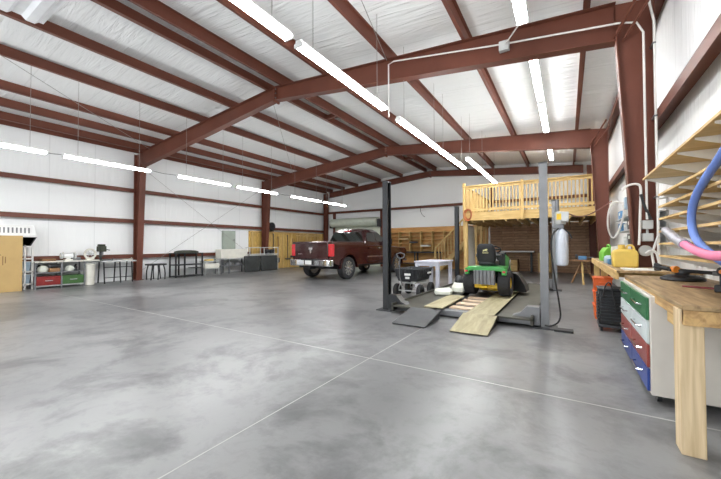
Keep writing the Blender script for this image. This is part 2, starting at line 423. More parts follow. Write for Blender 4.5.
# eave struts and girts
def girt(name, label, x0, x1, y0, y1, z, d=.2, grp='red steel wall girts'):
    """C channel lying on its side, open edge down"""
    m = MB(); th = .008
    if abs(x1-x0) < abs(y1-y0):
        m.box(x0, x1, y0, y1, z-th/2, z+th/2)
        inn = x0 if abs(x0) < abs(x1) else x1
        s_ = 1 if inn == x0 else -1
        m.box(min(inn, inn+s_*th), max(inn, inn+s_*th), y0, y1, z-.14, z+.004)
    else:
        m.box(x0, x1, y0, y1, z-th/2, z+th/2); m.box(x0, x1, y0, y0+th, z-.14, z+.004)
    return solo(name, label, 'girt', m, STEEL, grp)
girt('eave_strut', 'red eave strut where the left wall meets the roof', XL, WL, Y0, YB, zc(XL)-.06)
girt('eave_strut', 'red eave strut where the right wall meets the roof', XR+.005, WR, Y0, YB, zc(XR)-.06)
for z, nm in ((3.414, 'upper'), (2.27, 'middle'), (.96, 'lower')):
    girt('wall_girt', f'{nm} red horizontal girt along the left wall', WL, XL-.005, Y0, YB if z > 1 else 11.34, z)
for z, nm in ((3.1, 'upper'),):
    girt('wall_girt', f'{nm} red horizontal girt along the right wall', XR+.005, WR, Y0, YB, z)
girt('wall_girt', 'red horizontal girt across the back wall above the loft rail', XL+.25, XR, YB-.16, YB-.005, 3.5)
solo('door_jamb', 'red steel jamb left of the pale green roller door', 'jamb', MB().box(-13.12, -12.98, YB-.16, YB-.005, 0, 3.45), STEEL, 'roller door jambs')
solo('door_jamb', 'red steel jamb right of the pale green roller door', 'jamb', MB().box(-9.56, -9.42, YB-.16, YB-.005, 0, 3.45), STEEL, 'roller door jambs')
solo('wall_post', 'red steel post on the back wall at the left edge of the loft', 'post', MB().box(-3.27, -3.13, YB-.16, YB-.005, 2.4, zt(-3.2)-.35), STEEL)
# knee braces from purlins/eave to rafter and column
for i, y in enumerate(YF[:2]):
    m = MB(); m.tube([(.62, y-.02, zt(.62)-.5), (.98, y-.62, zt(.98)+.05)], .022, 6); m.tube([(.72, y-.02, zt(.72)-.56), (1.06, y-.55, zt(1.0)-.12)], .018, 6)
    solo('knee_brace', f'red angle brace at the top of the {FN[i]} right column', 'brace', m, STEEL, 'flange braces')
    m = MB(); m.tube([(-12.95, y+.02, zt(-12.95)-.5), (-12.7, y+.7, zt(-12.7)+.05)], .022, 6)
    solo('knee_brace', f'red angle brace at the top of the {FN[i]} left column', 'brace', m, STEEL, 'flange braces')
# cable bracing
def rod(label, a, b, r=.006, name='brace_rod', cat='rod', grp='thin brace rods'):
    solo(name, label, cat, MB().tube([a, b], r, 6), CABLE, grp)
rod('thin brace rod on the left wall falling from the near column towards the far column', (WL+.24, YF[0]+.1, 4.3), (WL+.24, YF[1]-.1, .3))
rod('thin brace rod on the left wall rising from the near column towards the far column', (WL+.24, YF[0]+.1, .3), (WL+.24, YF[1]-.1, 4.3))
rod('thin roof brace rod slanting over the front bay right of the ridge', (-3.1, YF[0]-.05, zt(-3.1)-.02), (-1.9, 1.5, zt(-1.9)-.02))
rod('thin roof brace rod slanting across the middle bay left of the ridge', (XR0-.3, YF[0]+.1, zt(XR0)-.1), (-11.5, YF[1]-.1, zt(-11.5)-.1))
rod('thin roof brace rod slanting across the front bay near the left wall', (-12.6, YF[0]-.1, zt(-12.6)-.1), (-9, 1.2, zt(-9)-.1))

# ------------------------------------------------------------------ fluorescent strip lights
def make_strip(length, label, loc, hang, group, wide=False):
    l = thing('strip_light', label, 'light', loc, 0, group)
    (MB().box(-.075, .075, -length/2, length/2, .045, .09) if wide else MB().box(-.045, .045, -length/2, length/2, .042, .08)).build('housing', WHITE, l, .006)
    for s in (-1, 1):
        MB().cyl((s*.045, -length/2+.03, .02), (s*.045, length/2-.03, .02), .019, n=10).build('tube', TUBE, l)
    for s in (-1, 1): MB().box(-.066, .066, s*(length/2-.015)-.012, s*(length/2-.015)+.012, -.004, .044).build('lamp_holder', WHITE, l)
    if hang:
        for s in (-1, 1):
            MB().cyl((0, s*(length/2-.28), .07), (0, s*(length/2-.28), .07+hang), .004, n=6).build('hanger_wire', CABLE, l)
    return l
ga = 'strip lights of the long hanging row right of the ridge'
xa, za = -2.755, 3.69
ha = zc(xa)-za-.07
rowa = [(-1.9, 2.36), (.55, 2.36), (1.68, 2.3), (4.1, 2.26), (6.95, 2.34), (9.43, 2.37)]
la = ['strip light of the main hanging row, behind the viewpoint', None, 'nearest hanging strip light of the main row, running out of the top edge',
      'long hanging strip light crossing in front of the nearest rafter', 'hanging strip light of the main row just past the nearest rafter', 'farthest hanging strip light of the main row, before the loft']
for (yc, ln), lb in zip(rowa, la):
    if lb is None: continue
    make_strip(ln, lb, (xa, yc, za), ha, ga)
gd = 'strip lights hanging towards the loft'
make_strip(2.3, 'nearer of two hanging strip lights offset right towards the loft', (-2.47, 11.05, 3.8), zc(-2.47)-3.87, gd)
make_strip(2.2, 'farther of two hanging strip lights offset right above the loft rail', (-2.47, 13.32, 3.8), zc(-2.47)-3.87, gd)
gb = 'strip lights hanging along the left wall'
xb, zb = -9.635, 3.28
rowb = [(1.4, 2.1, 'leftmost strip light of the left wall row, cut by the photo edge'), (3.63, 1.86, 'second strip light from the left in the left wall row, ending before the near column'),
        (6.18, 1.8, 'third strip light in the left wall row, just past the near column'), (8.25, 1.9, 'fourth strip light in the left wall row'),
        (10.9, 1.95, 'fifth strip light in the left wall row, past the second column'), (12.98, 1.85, 'farthest strip light in the left wall row, near the back corner')]
for yc, ln, lb in rowb: make_strip(ln, lb, (xb, yc, zb), zc(xb)-zb-.07, gb)
for k, (a, b) in enumerate(((2.33, 2.7), (4.56, 5.28), (9.2, 9.95))):
    solo('light_cable', ['dark cable joining the first two strip lights on the left', 'dark cable linking two left strip lights past the near column', 'dark cable linking two left strip lights by the second column'][k], 'cable',
         MB().tube([(xb, a+.02, zb+.05), (xb, (a+b)/2, zb+.03), (xb, b-.02, zb+.05)], .007, 6), BLKC, 'cables between the left lights')
gc = 'strip lights fixed close under the right roof'
xcx, zcc = -.5, 4.4
for yc, ln, lb in ((3.95, 2.44, 'nearest roof strip light over the workbench side, meeting the conduit box'), (7.75, 2.44, 'second roof strip light over the workbench side, just beyond the nearest rafter'),
                   (10.35, 2.44, 'third roof strip light over the workbench side, before the middle rafter'), (14.2, 2.6, 'farthest roof strip light, glowing above the loft')):
    make_strip(ln, lb, (xcx, yc, zcc+(.32 if yc > 6 else 0)), zc(xcx)-zcc-.09-(.32 if yc > 6 else 0), gc, True)
for yc in (-1.2, -4.):
    make_strip(2.36, 'strip light near the left wall, behind the viewpoint', (xb, yc, zb), zc(xb)-zb-.07, gb)

# ------------------------------------------------------------------ roof conduit and boxes
yc_ = YF[0]-.13
c = thing('electrical_conduit', 'white conduit running along the nearest right rafter and down its column', 'conduit', (-1, yc_, 4.4))
MB().tube([(-3.02, yc_, 3.85), (-3.02, yc_, zt(-3)-.16), (-2.9, yc_, zt(-2.9)-.12), (-.9, yc_, 4.63), (.66, yc_, 4.42), (.86, yc_, 4.36), (.93, yc_, 4.2), (.93, yc_, 1.6)], .014, 8).build('pipe', PVC, c, world=True)
MB().box(-.93, -.77, yc_-.05, yc_+.04, 4.5, 4.66).build('junction_box', PALEG, c, .008, world=True)
MB().tube([(-.5, 5.19, 4.47), (-.6, 5.5, 4.6), (-.82, yc_-.04, 4.6)], .012, 6).build('feed_pipe', PVC, c, world=True)
c = thing('vertical_conduit', 'white conduit running down the wall behind the nearest right column', 'conduit', (1.05, yc_, 1.6))
MB().tube([(.98, yc_-.02, 4.95), (1.0, yc_-.02, 4.55), (1.04, yc_-.02, 4.3), (1.04, yc_-.02, .9)], .015, 8).build('pipe', PVC, c, world=True)
b_ = MB()
for z in (1.9, 3.0, 4.0): b_.box(1.015, 1.055, yc_-.035, yc_+.12, z-.012, z+.012)
b_.build('pipe_strap', GREY, c, world=True)

# ------------------------------------------------------------------ corrugated sheet hung at upper left
t_ = thing('corrugated_sheet', 'white corrugated sheet hung under the roof at the top left corner', 'sheet', (-5.8, 1.1, 4.42))
prof = []
n = 24
ys = [.45+i*(1.1/n) for i in range(n+1)]
def rib(y):
    u = ((y-.45) % .275)/.275
    return .045*min(1, max(0, (abs(u-.5)-.18)/.12))
top = [(y, 4.42+rib(y)) for y in ys]; bot = [(y, z-.012) for y, z in top]
MB().prism(top+bot[::-1], 'X', -6.35, -4.9).build('sheet', CORR, t_, world=True)
for x, y in ((-6.2, .65), (-6.2, 1.45), (-5.1, .65), (-5.1, 1.45)):
    MB().cyl((x, y, 4.44), (x, y, zc(x)), .005, n=6).build('hanger_wire', CABLE, t_, world=True)

# ------------------------------------------------------------------ wheels
def wheel(parent, c, r, w, axis, rim_mat, spokes=0, rim_r=.62, tread=True, name='wheel'):
    """rim = part, tyre = sub-part; axis X, centre c; outer face towards +axis sign of w"""
    c = Vector(c); sg = 1 if w > 0 else -1; w = abs(w)
    rr = r*rim_r
    m = MB()
    m.lathe([(rr*.98, -w*.42), (rr*.98, w*.36), (rr*.86, w*.36), (rr*.8, w*.2), (.12*r, w*.12), (.1*r, w*.12)] if spokes else
            [(rr*.98, -w*.42), (rr*.98, w*.38), (rr*.85, w*.4), (rr*.6, w*.2), (rr*.3, w*.24), (rr*.28, w*.34), (.02*r, w*.34)], (0, 0, 0), 'X', 24)
    for k in range(spokes):
        a = 2*PI*k/spokes
        s = MB()
        s.box(w*.2, w*.4, -.075*r, .075*r, .1*r, rr*.95)
        s.rot((a, 0, 0))
        tmp = bpy.data.meshes.new('t'); s.bm.to_mesh(tmp); s.bm.free(); m.bm.from_mesh(tmp); bpy.data.meshes.remove(tmp)
    if spokes: m.lathe([(.17*r, w*.1), (.17*r, w*.4), (.1*r, w*.45), (.01*r, w*.45)], (0, 0, 0), 'X', 16)
    if sg < 0: m.rot((0, 0, PI))
    m.move(c)
    h = m.build(name, rim_mat, parent)
    t = MB()
    t.lathe([(rr*.97, -w*.46), (r*.86, -w*.5), (r*.97, -w*.42), (r, -w*.28), (r, w*.28), (r*.97, w*.42), (r*.86, w*.5), (rr*.97, w*.46), (rr*.9, 0), (rr*.97, -w*.46)], (0, 0, 0), 'X', 32, False)
    if tread:
        for k in range(28):
            a = 2*PI*k/28
            q = MB().box(-w*.36, w*.36, -.045*r, .045*r, r*.985, r*1.015, (0, 0, .5 if k % 2 else -.5)); q.rot((a, 0, 0))
            tmp = bpy.data.meshes.new('t'); q.bm.to_mesh(tmp); q.bm.free(); t.bm.from_mesh(tmp); bpy.data.meshes.remove(tmp)
    t.move(c)
    t.build('tyre', RUBBER, h)
    return h

# ------------------------------------------------------------------ pickup truck (local: +y forward, origin under the rear axle)
def truck():
    T = thing('pickup_truck', 'maroon pickup truck parked tail towards the camera by the back left corner', 'truck', (-7.98, 10.36, 0), -.05, None, 1.04)
    WB = 3.6; R = .405; W = .985
    def arc(cy, r, z0):
        return [(cy+r*math.cos(a), R+r*math.sin(a)) for a in [PI*(1-i/12) for i in range(13)] if R+r*math.sin(a) > z0-.001]
    z0 = .5
    low = [(-.92, .62)] + [(-.52, z0)] + arc(0, .5, z0) + [(.53, z0)] + [(WB-.53, z0)] + arc(WB, .5, z0) + [(WB+.55, z0), (WB+.88, .6), (WB+.92, 1.0), (WB+.8, 1.13), (2.78, 1.22), (2.4, 1.27), (1.03, 1.27), (1.03, 1.345), (-.94, 1.36)]
    m = MB(); secs = []
    for x, ins, dz in ((-W, .05, .035), (-W*.985, .0, 0), (-W*.93, 0, .0), (W*.93, 0, 0), (W*.985, 0, 0), (W, .05, .035)):
        secs.append([(x, y, z-(dz if z > 1.1 else 0)) for y, z in low])
    # pull the shoulder in at the top
    for si, s in enumerate(secs):
        for i, (x, y, z) in enumerate(s):
            if z > 1.1: s[i] = (x*.965, y, z)
            if z < .66: s[i] = (x*.97, y, z)
    m.rings(secs)
    m.build('body', MAROON, T, .012)
    MB().box(-.82, .82, -.86, .96, 1.3, 1.368).build('bed_cover', BLACK, T, .02)
    # cab
    def sec(z, yb, yf, w, k=.06):
        return [(-w, yb+k, z), (-w+k, yb, z), (w-k, yb, z), (w, yb+k, z), (w, yf-k*2, z), (w-k*2, yf, z), (-w+k*2, yf, z), (-w, yf-k*2, z)]
    MB().rings([sec(1.2, 1.05, 3.05, .95), sec(1.34, 1.05, 2.95, .935), sec(1.78, 1.2, 2.34, .77), sec(1.87, 1.3, 2.18, .7, .1), sec(1.9, 1.42, 2.05, .58, .12)]).build('cab', MAROON, T, .015)
    def quad(pts, name, mt, off, parent=T, bev=0.):
        """thin pane: four corners pushed out along its normal"""
        p = [Vector(q) for q in pts]; nrm = (p[1]-p[0]).cross(p[3]-p[0]).normalized()
        return MB().hexa([q+nrm*.002 for q in p], [q+nrm*off for q in p]).build(name, mt, parent, bev)
    lerp = lambda a, b, t: a+(b-a)*t
    def yb_(z): return lerp(1.05, 1.2, (z-1.34)/.44)
    def w_(z): return lerp(.935, .77, (z-1.34)/.44)
    zb_, zt_ = 1.38, 1.75
    quad([(-w_(zb_)+.08, yb_(zb_), zb_), (w_(zb_)-.08, yb_(zb_), zb_), (w_(zt_)-.08, yb_(zt_), zt_), (-w_(zt_)+.08, yb_(zt_), zt_)], 'rear_window', GLASS, .006)
    quad([(.84, 2.97, 1.36), (-.84, 2.97, 1.36), (-.7, 2.37, 1.75), (.7, 2.37, 1.75)], 'windscreen', GLASS, .006)
    MB().box(-.16, .16, 1.195, 1.24, 1.79, 1.825).build('brake_light', TAILR, T, .006)
    for s in (-1, 1):
        # doors: front and rear, each with window and handle
        for y0, y1, nm in ((1.16, 1.86, 'rear_door'), (1.88, 2.86, 'front_door')):
            x0, x1 = s*W*.975, s*(W+.012)
            d = MB()
            d.hexa([(s*.93, y0, .56), (s*.93, y1, .56), (s*.945, y1, 1.24), (s*.945, y0, 1.24)], [(s*(W-.005), y0, .6), (s*(W-.005), y1, .6), (s*(W-.025), y1, 1.22), (s*(W-.025), y0, 1.22)])
            dd = d.build(nm, MAROON, T, .008)
            hy = y0+.1
            MB().box(min(s*(W-.01), s*(W+.035)), max(s*(W-.01), s*(W+.035)), hy, hy+.2, 1.1, 1.14).build('door_handle', CHROME if nm == 'front_door' else MAROON, dd, .008)
            MB().box(min(s*(W-.02), s*(W+.014)), max(s*(W-.02), s*(W+.014)), y0+.01, y1-.01, .76, .81).build('side_moulding', CHROME, dd, .005)
        a0, a1 = (s*w_(zb_), s*w_(zt_))
        f = [(a0, 1.22, zb_), (a0, 1.86, zb_), (a1, 1.84, zt_-.02), (a1, 1.38, zt_-.02)]
        g = [(a0, 1.93, zb_), (a0, 2.82, zb_), (a1, 2.26, zt_-.02), (a1, 1.92, zt_-.02)]
        for q in (f, g):
            if s < 0: q = [q[1], q[0], q[3], q[2]]
            quad(q, 'side_window', GLASS, .008)
        # tail light wraps the corner
        MB().box(min(s*.8, s*.985), max(s*.8, s*.985), -.965, -.84, .84, 1.27).build('tail_light', TAILR, T, .02)
        MB().box(min(s*.62, s*.95), max(s*.62, s*.95), WB+.8, WB+.93, .85, 1.03).build('headlight', ALLOY, T, .02)
        mr = MB().box(min(s*.95, s*1.06), max(s*.95, s*1.06), 2.62, 2.7, 1.27, 1.32); mr.box(min(s*1.0, s*1.22), max(s*1.0, s*1.22), 2.6, 2.72, 1.28, 1.5)
        mr.build('door_mirror', BLACK, T, .02)
        for y in (0, WB):
            wheel(T, (s*.84, y, R), R, s*.28, 'X', ALLOY, 10 if True else 0, .68, False)
            fl = MB()
            ro = .53; ri = .485; pts = []
            angs = [PI*(i/14) for i in range(15)]
            o = [(y+ro*math.cos(a), R+ro*math.sin(a)) for a in angs]; i_ = [(y+ri*math.cos(a), R+ri*math.sin(a)) for a in angs]
            for k in range(14):
                fl.hexa([(s*.9, *o[k]), (s*.9, *o[k+1]), (s*.9, *i_[k+1]), (s*.9, *i_[k])], [(s*(W+.012), *o[k]), (s*(W+.012), *o[k+1]), (s*(W+.012), *i_[k+1]), (s*(W+.012), *i_[k])])
            fl.build('wheel_arch', MAROON, T)
    # tailgate
    tg = MB().box(-.79, .79, -.975, -.9, .74, 1.34).build('tailgate', MAROON, T, .02)
    MB().box(-.72, .72, -1.0, -.96, 1.285, 1.33).build('spoiler_lip', MAROON, tg, .015)
    em = MB()
    em.prism([(-.075, 1.17), (-.095, 1.09), (-.045, 1.06), (-.03, .96), (0, .935), (.03, .96), (.045, 1.06), (.095, 1.09), (.075, 1.17), (.03, 1.13), (0, 1.16), (-.03, 1.13)], 'Y', -.992, -.974)
    em.build('emblem', CHROME, tg)
    lt = MB()
    for k in range(4):
        x = -.62+k*.055
        lt.box(x, x+.04, -.982, -.974, .9, .915); lt.box(x, x+.012, -.982, -.974, .9, .95); lt.box(x+.028, x+.04, -.982, -.974, .9, .95)
    lt.build('badge_lettering', CHROME, tg)
    MB().box(-.1, .1, -.985, -.97, 1.215, 1.25).build('tailgate_handle', BLACK, tg, .006)
    # bumper with steps
    bp = MB()
    bp.prism([(-1.0, -.9), (1.0, -.9), (1.0, -.99), (.93, -1.09), (.5, -1.13), (.42, -1.09), (-.42, -1.09), (-.5, -1.13), (-.93, -1.09), (-1.0, -.99)], 'Z', .5, .73)
    bb = bp.build('rear_bumper', CHROME, T, .03, seg=3)
    MB().box(-.21, .21, -1.105, -1.088, .55, .7).build('plate_recess', BLACK, bb)
    MB().box(-.155, .155, -1.115, -1.104, .555, .695).build('license_plate', WHITE, bb, .004)
    MB().box(-.36, .36, -1.12, -1.0, .712, .738).build('step_pad', BLACK, bb)
    MB().box(-.95, .95, WB+.86, WB+1.05, .5, .78).build('front_bumper', CHROME, T, .05)
    ub = MB().box(-.75, .75, -.8, WB+.7, .42, .62); ub.box(-.06, .06, -1.06, -.8, .38, .47); ub.cyl((-.75, 0, R), (.75, 0, R), .07); ub.cyl((-.75, WB, R), (.75, WB, R), .06)
    ub.tube([(.5, -.95, .44), (.5, -.2, .44)], .04, 10)
    ub.build('chassis', BLACK, T)
truck()

# ------------------------------------------------------------------ four-post lift
L = thing('four_post_lift', 'grey four-post vehicle lift with low runways carrying a green lawn tractor', 'lift', (-1.64, 8.18, 0))
PXL, PXR, PYF, PYB, PH = -3.0, -.30, 5.76, 10.62, 2.49
def post(x, s, y, mt, lab):
    """C channel, open side facing inwards (s=+1 opens to +x)"""
    p = MB()
    a = .055; b = .075
    p.prism([(x-s*a, y-b), (x+s*a, y-b), (x+s*a, y-b+.012), (x-s*a+s*.012, y-b+.012), (x-s*a+s*.012, y+b-.012), (x+s*a, y+b-.012), (x+s*a, y+b), (x-s*a, y+b)], 'Z', .015, PH)
    q = p.build('post', mt, L, world=True); q['label'] = lab
    MB().box(x-.16, x+.16, y-.16, y+.16, 0, .018).build('base_plate', DKGREY, q, world=False).location = -Vector(L['_base'])
    ld = MB().box(min(x-s*.03, x-s*.005), max(x-s*.03, x-s*.005), y-.03, y+.03, .03, PH-.05)
    for z in [.2+.12*k for k in range(18)]: ld.box(min(x-s*.01, x+s*.012), max(x-s*.01, x+s*.012), y-.035, y+.035, z, z+.05)
    ld.build('lock_ladder', BLACK, q).location = -Vector(L['_base'])
    MB().box(x-.06, x+.06, y-.08, y+.08, PH, PH+.02).build('post_cap', DKGREY, q).location = -Vector(L['_base'])
    MB().cyl((x+s*.03, y-.02, PH-.3), (x+s*.03, y-.02, .2), .006, n=6).build('lift_cable', CABLE, q).location = -Vector(L['_base'])
post(PXL, 1, PYF, POSTSHADE, 'nearest left post, channel side facing in, shade put into its colour')
post(PXR, -1, PYF, POSTG, 'nearest right post, silver grey')
post(PXL, 1, PYB, POSTSHADE, 'far left post, shade put into its colour')
post(PXR, -1, PYB, POSTG, 'far right post')
for y in (PYF, PYB):
    MB().box(PXL+.08, PXR-.08, y-.09, y+.09, .03, .125).build('cross_beam', GREY if y == PYF else DKGREY, L, .008, world=True)
    for x, s, mt in ((PXL, 1, POSTSHADE), (PXR, -1, POSTG)):  # left carriages share the painted-in shade of their posts
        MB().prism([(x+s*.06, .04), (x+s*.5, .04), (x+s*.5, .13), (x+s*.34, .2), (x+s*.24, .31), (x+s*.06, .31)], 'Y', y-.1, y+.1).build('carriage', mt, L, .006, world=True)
YS, YE = 5.5, 10.75
for x0, x1, nm in ((-2.78, -1.98, 'left'), (-.98, -.44, 'right')):
    r = MB().box(x0, x1, YS, YE, .125, .152)
    r.box(x0, x0+.04, YS, YE, .06, .19 if nm == 'left' else .152); r.box(x1-.04, x1, YS, YE, .06, .19 if nm == 'right' else .152)
    rr_ = r.build('runway', RUNWAY, L, world=True); rr_['label'] = f'{nm} runway plate'
MB().box(-1.98, -.98, YS+.25, YE, .06, .1).build('centre_tray', DKGREY, L, world=True)
def ramp(x0, x1, mt, lab):
    m = MB().prism([(4.78, .002), (5.5, .128), (5.5, .152), (4.74, .02)], 'X', x0, x1)
    q = m.build('approach_ramp', mt, L, world=True); q['label'] = lab
    s = MB()
    for xx in (x0+.02, x1-.03): s.prism([(4.95, .004), (5.48, .004), (5.48, .12), (4.95, .03)], 'X', xx, xx+.012)
    s.build('ramp_gusset', DKGREY, q).location = -Vector(L['_base'])
ramp(-2.39, -1.84, RAMPD, 'dark grey left ramp')
ramp(-1.46, -.94, PLYDECK, 'tan right ramp')
ux, uy = -.09, PYF+.02
pu = MB().box(ux-.1, ux+.05, uy-.06, uy+.06, 1.5, 1.56).build('power_unit', GREY, L, .008, world=True)
def sub(mb, n, m_, par, bev=0.):
    o = mb.build(n, m_, par, bev); o.location = -Vector(L['_base']); return o
sub(MB().lathe([(.07, 1.56), (.078, 1.58), (.078, 1.72), (.065, 1.75), (.03, 1.755)], (ux, uy, 0), 'Z', 20), 'motor', PALEG, pu)
sub(MB().cyl((ux-.03, uy-.02, 1.745), (ux-.03, uy-.02, 1.93), .026, n=12), 'capacitor', GREY, pu)
sub(MB().box(ux+.02, ux+.115, uy-.12, uy-.05, 1.6, 1.74), 'switch_box', PALEG, pu, .006)
sub(MB().box(ux-.04, ux+.02, uy-.085, uy-.07, 1.63, 1.72), 'warning_sticker', YELL, pu)
sub(MB().lathe([(.04, .94), (.075, .955), (.085, 1.0), (.085, 1.4), (.078, 1.44), (.05, 1.48), (.03, 1.5)], (ux+.02, uy, 0), 'Z', 24), 'oil_tank', TANK, pu)
sub(MB().tube([(ux+.05, uy-.03, 1.5), (ux+.12, uy-.05, 1.42), (ux+.15, uy-.06, 1.35)], .01, 8), 'release_lever', BLACK, pu)
sub(MB().tube([(ux-.02, uy-.08, 1.5), (ux-.1, uy-.12, 1.42), (ux-.12, uy-.12, 1.2), (ux-.08, uy-.11, .8), (ux-.02, uy-.11, .4), (ux, uy-.13, .15), (ux-.12, uy-.14, .05), (PXR, PYF-.1, .05)], .012, 8, 2), 'hydraulic_hose', BLKC, pu)
solo('rubber_pad', 'small black rubber pad on the floor beside the silver lift post', 'pad', MB().box(-.18, .06, 5.55, 5.72, 0, .03), BLACK, bevel=.008)
# boards and sacks lying on the lift
gb_ = 'boards laid on the lift'
solo('plywood_board', 'tan plywood strip on the left lift runway beside the gap', 'board', MB().box(-2.2, -1.86, 5.62, 7.2, .154, .172, (0, 0, .02)), PLYDECK, gb_)
solo('plywood_board', 'long tan plywood strip on the lift in line with the right ramp', 'board', MB().box(-1.42, -.99, 5.52, 9.6, .126, .15), PLYDECK, gb_)
for k, (y, w) in enumerate(((5.98, .22), (6.42, .24), (6.86, .2), (7.28, .2))):
    solo('cross_plank', f'{["nearest", "second", "third", "farthest"][k]} pinkish plank laid across the gap between the lift boards', 'plank', MB().box(-1.84, -1.43, y, y+w, .101, .126, (0, 0, random.uniform(-.03, .03))), PLANK, 'planks across the lift gap')
sk = MB()
for (x, y, w, d, h, a) in ((-2.38, 7.3, .4, .5, .13, .3), (-2.17, 7.85, .34, .62, .2, .15)):
    s = MB(); R_ = []
    for zz, k in ((0, .86), (.25, 1.), (.7, .96), (1., .7)):
        R_.append([(w*k*(math.copysign(abs(math.cos(q))**.5, math.cos(q)))*.5*(1+.05*math.sin(3*q)), d*k*(math.copysign(abs(math.sin(q))**.5, math.sin(q)))*.5, h*zz*(1+.1*math.sin(2*q+x*5))) for q in [2*PI*i/20 for i in range(20)]])
    s.rings(R_); s.rot((0, 0, a)); s.move((x, y, .155))
    solo('folded_sack', 'white folded sack lying on the left runway' + (', nearer the cart' if d == .5 else ', against the tractor wheel'), 'sack', s, BAGW, 'white sacks on the lift')
bm_ = MB(); R_ = []
for zz, k in ((0, .9), (.3, 1), (.7, .85), (1, .4)):
    R_.append([(.13*k*math.cos(q)*(1+.12*math.sin(3*q)), .2*k*math.sin(q), .24*zz) for q in [2*PI*i/18 for i in range(18)]])
bm_.rings(R_).move((-2.66, 9.6, .152))
solo('black_bag', 'small black bag slumped by the far left lift post', 'bag', bm_, CHAR)

# ------------------------------------------------------------------ lawn tractor (local +y forward, origin on the deck under the rear axle)
def tractor():
    T = thing('lawn_tractor', 'green and yellow ride-on lawn tractor standing on the lift', 'tractor', (-1.50, 7.72, .158), -.03)
    for s in (-1, 1):
        wheel(T, (s*.36, 0, .285), .285, s*.25, 'X', YELL, 0, .5)
        wheel(T, (s*.36, 1.28, .19), .19, s*.16, 'X', YELL, 0, .5)
    # fender deck
    f = MB()
    f.rings([[(x, y, z) for x, z in ((-.42, .5), (-.42, .57), (-.36, .63), (-.22, .645), (.22, .645), (.36, .63), (.42, .57), (.42, .5), (.3, .54), (-.3, .54))] for y in (-.3, .25)] )
    f.rings([[(x*k, y, z*1-d) for x, z in ((-.44, .56), (-.38, .62), (.38, .62), (.44, .56), (.4, .5), (-.4, .5))] for y, k, d in ((.25, 1, 0), (.42, .95, .08), (.55, .85, .22), (.62, .8, .24))])
    f.box(-.43, -.33, -.3, -.24, .46, .6); f.box(.33, .43, -.3, -.24, .46, .6)
    f.build('fender_deck', GREEN, T, .02)
    h = MB()
    h.rings([[(x, y, z) for x, z in ((-w, .36), (-w, zt_-.1), (-w*.75, zt_), (w*.75, zt_), (w, zt_-.1), (w, .36))] for y, w, zt_ in ((.72, .24, .9), (1.0, .25, .88), (1.4, .24, .8), (1.56, .2, .68))])
    h.build('hood', GREEN, T, .03)
    MB().box(-.2, .2, 1.52, 1.6, .42, .62).build('grille', BLACK, T, .02)
    MB().box(-.24, .24, .6, .74, .5, .92).build('dashboard', BLACK, T, .03)
    sw = MB()
    sw.tube([(.17*math.cos(a), .17*math.sin(a), 0) for a in [2*PI*i/24 for i in range(25)]], .015, 8)
    sw.box(-.17, .17, -.015, .015, -.01, .01); sw.rot((-.5, 0, 0)); sw.move((0, .5, 1.0))
    sw.cyl((0, .5, 1.0), (0, .64, .86), .018)
    sw.build('steering_wheel', BLACK, T)
    # seat with a high back
    sb = MB()
    def seat(z, w, y0, y1):
        return [(w*math.copysign(abs(math.cos(q))**.45, math.cos(q)), (y0+y1)/2+(y1-y0)/2*math.copysign(abs(math.sin(q))**.6, math.sin(q)), z) for q in [2*PI*i/24 for i in range(24)]]
    sb.rings([seat(.74, .185, -.16, -.05), seat(.82, .205, -.18, -.05), seat(1.0, .195, -.23, -.09), seat(1.09, .17, -.25, -.13), seat(1.13, .12, -.245, -.16)])
    s_ = sb.build('seat_back', SEATB, T, .01, smooth=60)
    lg = MB()
    lg.prism([(-.05, .96), (-.045, 1.0), (-.02, .995), (-.005, 1.01), (.03, 1.02), (.05, 1.005), (.03, .985), (.045, .96), (.02, .97), (-.02, .972)], 'Y', -.243, -.225)
    lg.box(-.06, .06, -.238, -.215, .925, .937)
    lg.build('seat_emblem', TXT, s_)
    cu = MB()
    cu.rings([seat(.655, .18, -.14, .3), seat(.7, .2, -.16, .33), seat(.75, .195, -.15, .32), seat(.775, .16, -.1, .27)])
    cu.build('seat_cushion', SEATB, T, .01, smooth=60)
    for s in (-1, 1):
        MB().tube([(s*.2, -.12, .86), (s*.235, -.02, .88), (s*.235, .16, .88)], .025, 8).build('arm_rest', SEATB, T)
    # ribbed grey plate hanging at the back
    rp = MB().box(-.22, .22, -.36, -.33, .26, .56)
    for k in range(6):
        x = -.19+k*.076
        rp.cyl((x, -.37, .26), (x, -.37, .56), .022, n=10)
    rp.build('ribbed_rear_plate', GREY, T, .004)
    MB().box(-.18, .18, -.33, -.3, .535, .56).build('hitch_bracket', CHROME, T)
    y_ = MB().box(-.3, .3, -.22, .1, .17, .27); y_.box(-.06, .06, -.42, -.2, .2, .225)
    y_.build('transaxle_frame', YELL, T, .01)
    ch = MB().box(-.16, .16, -.2, 1.45, .22, .42); ch.cyl((-.36, 0, .27), (.36, 0, .27), .04); ch.cyl((-.34, 1.28, .19), (.34, 1.28, .19), .03)
    ch.build('chassis', BLACK, T)
    md = MB().lathe([(.1, .2), (.36, .2), (.42, .16), (.43, .07), (.4, .06)], (-.02, .68, 0), 'Z', 24); md.box(-.4, .42, .45, .9, .08, .18)
    md.build('mower_deck', YELL, T, .01)
    MB().rings([[(x, y, z) for x, y in ((.4, .45), (.66+d, .4), (.66+d, .85), (.4, .9))] for z, d in ((.06, .06), (.2, .02), (.42, -.1), (.46, -.16))]).build('discharge_chute', BLACK, T, .01)
    MB().tube([(.44, -.1, .55), (.47, -.1, .7), (.44, .08, .78), (.42, .2, .7)], .018, 8, 1).build('lift_lever', BLACK, T)
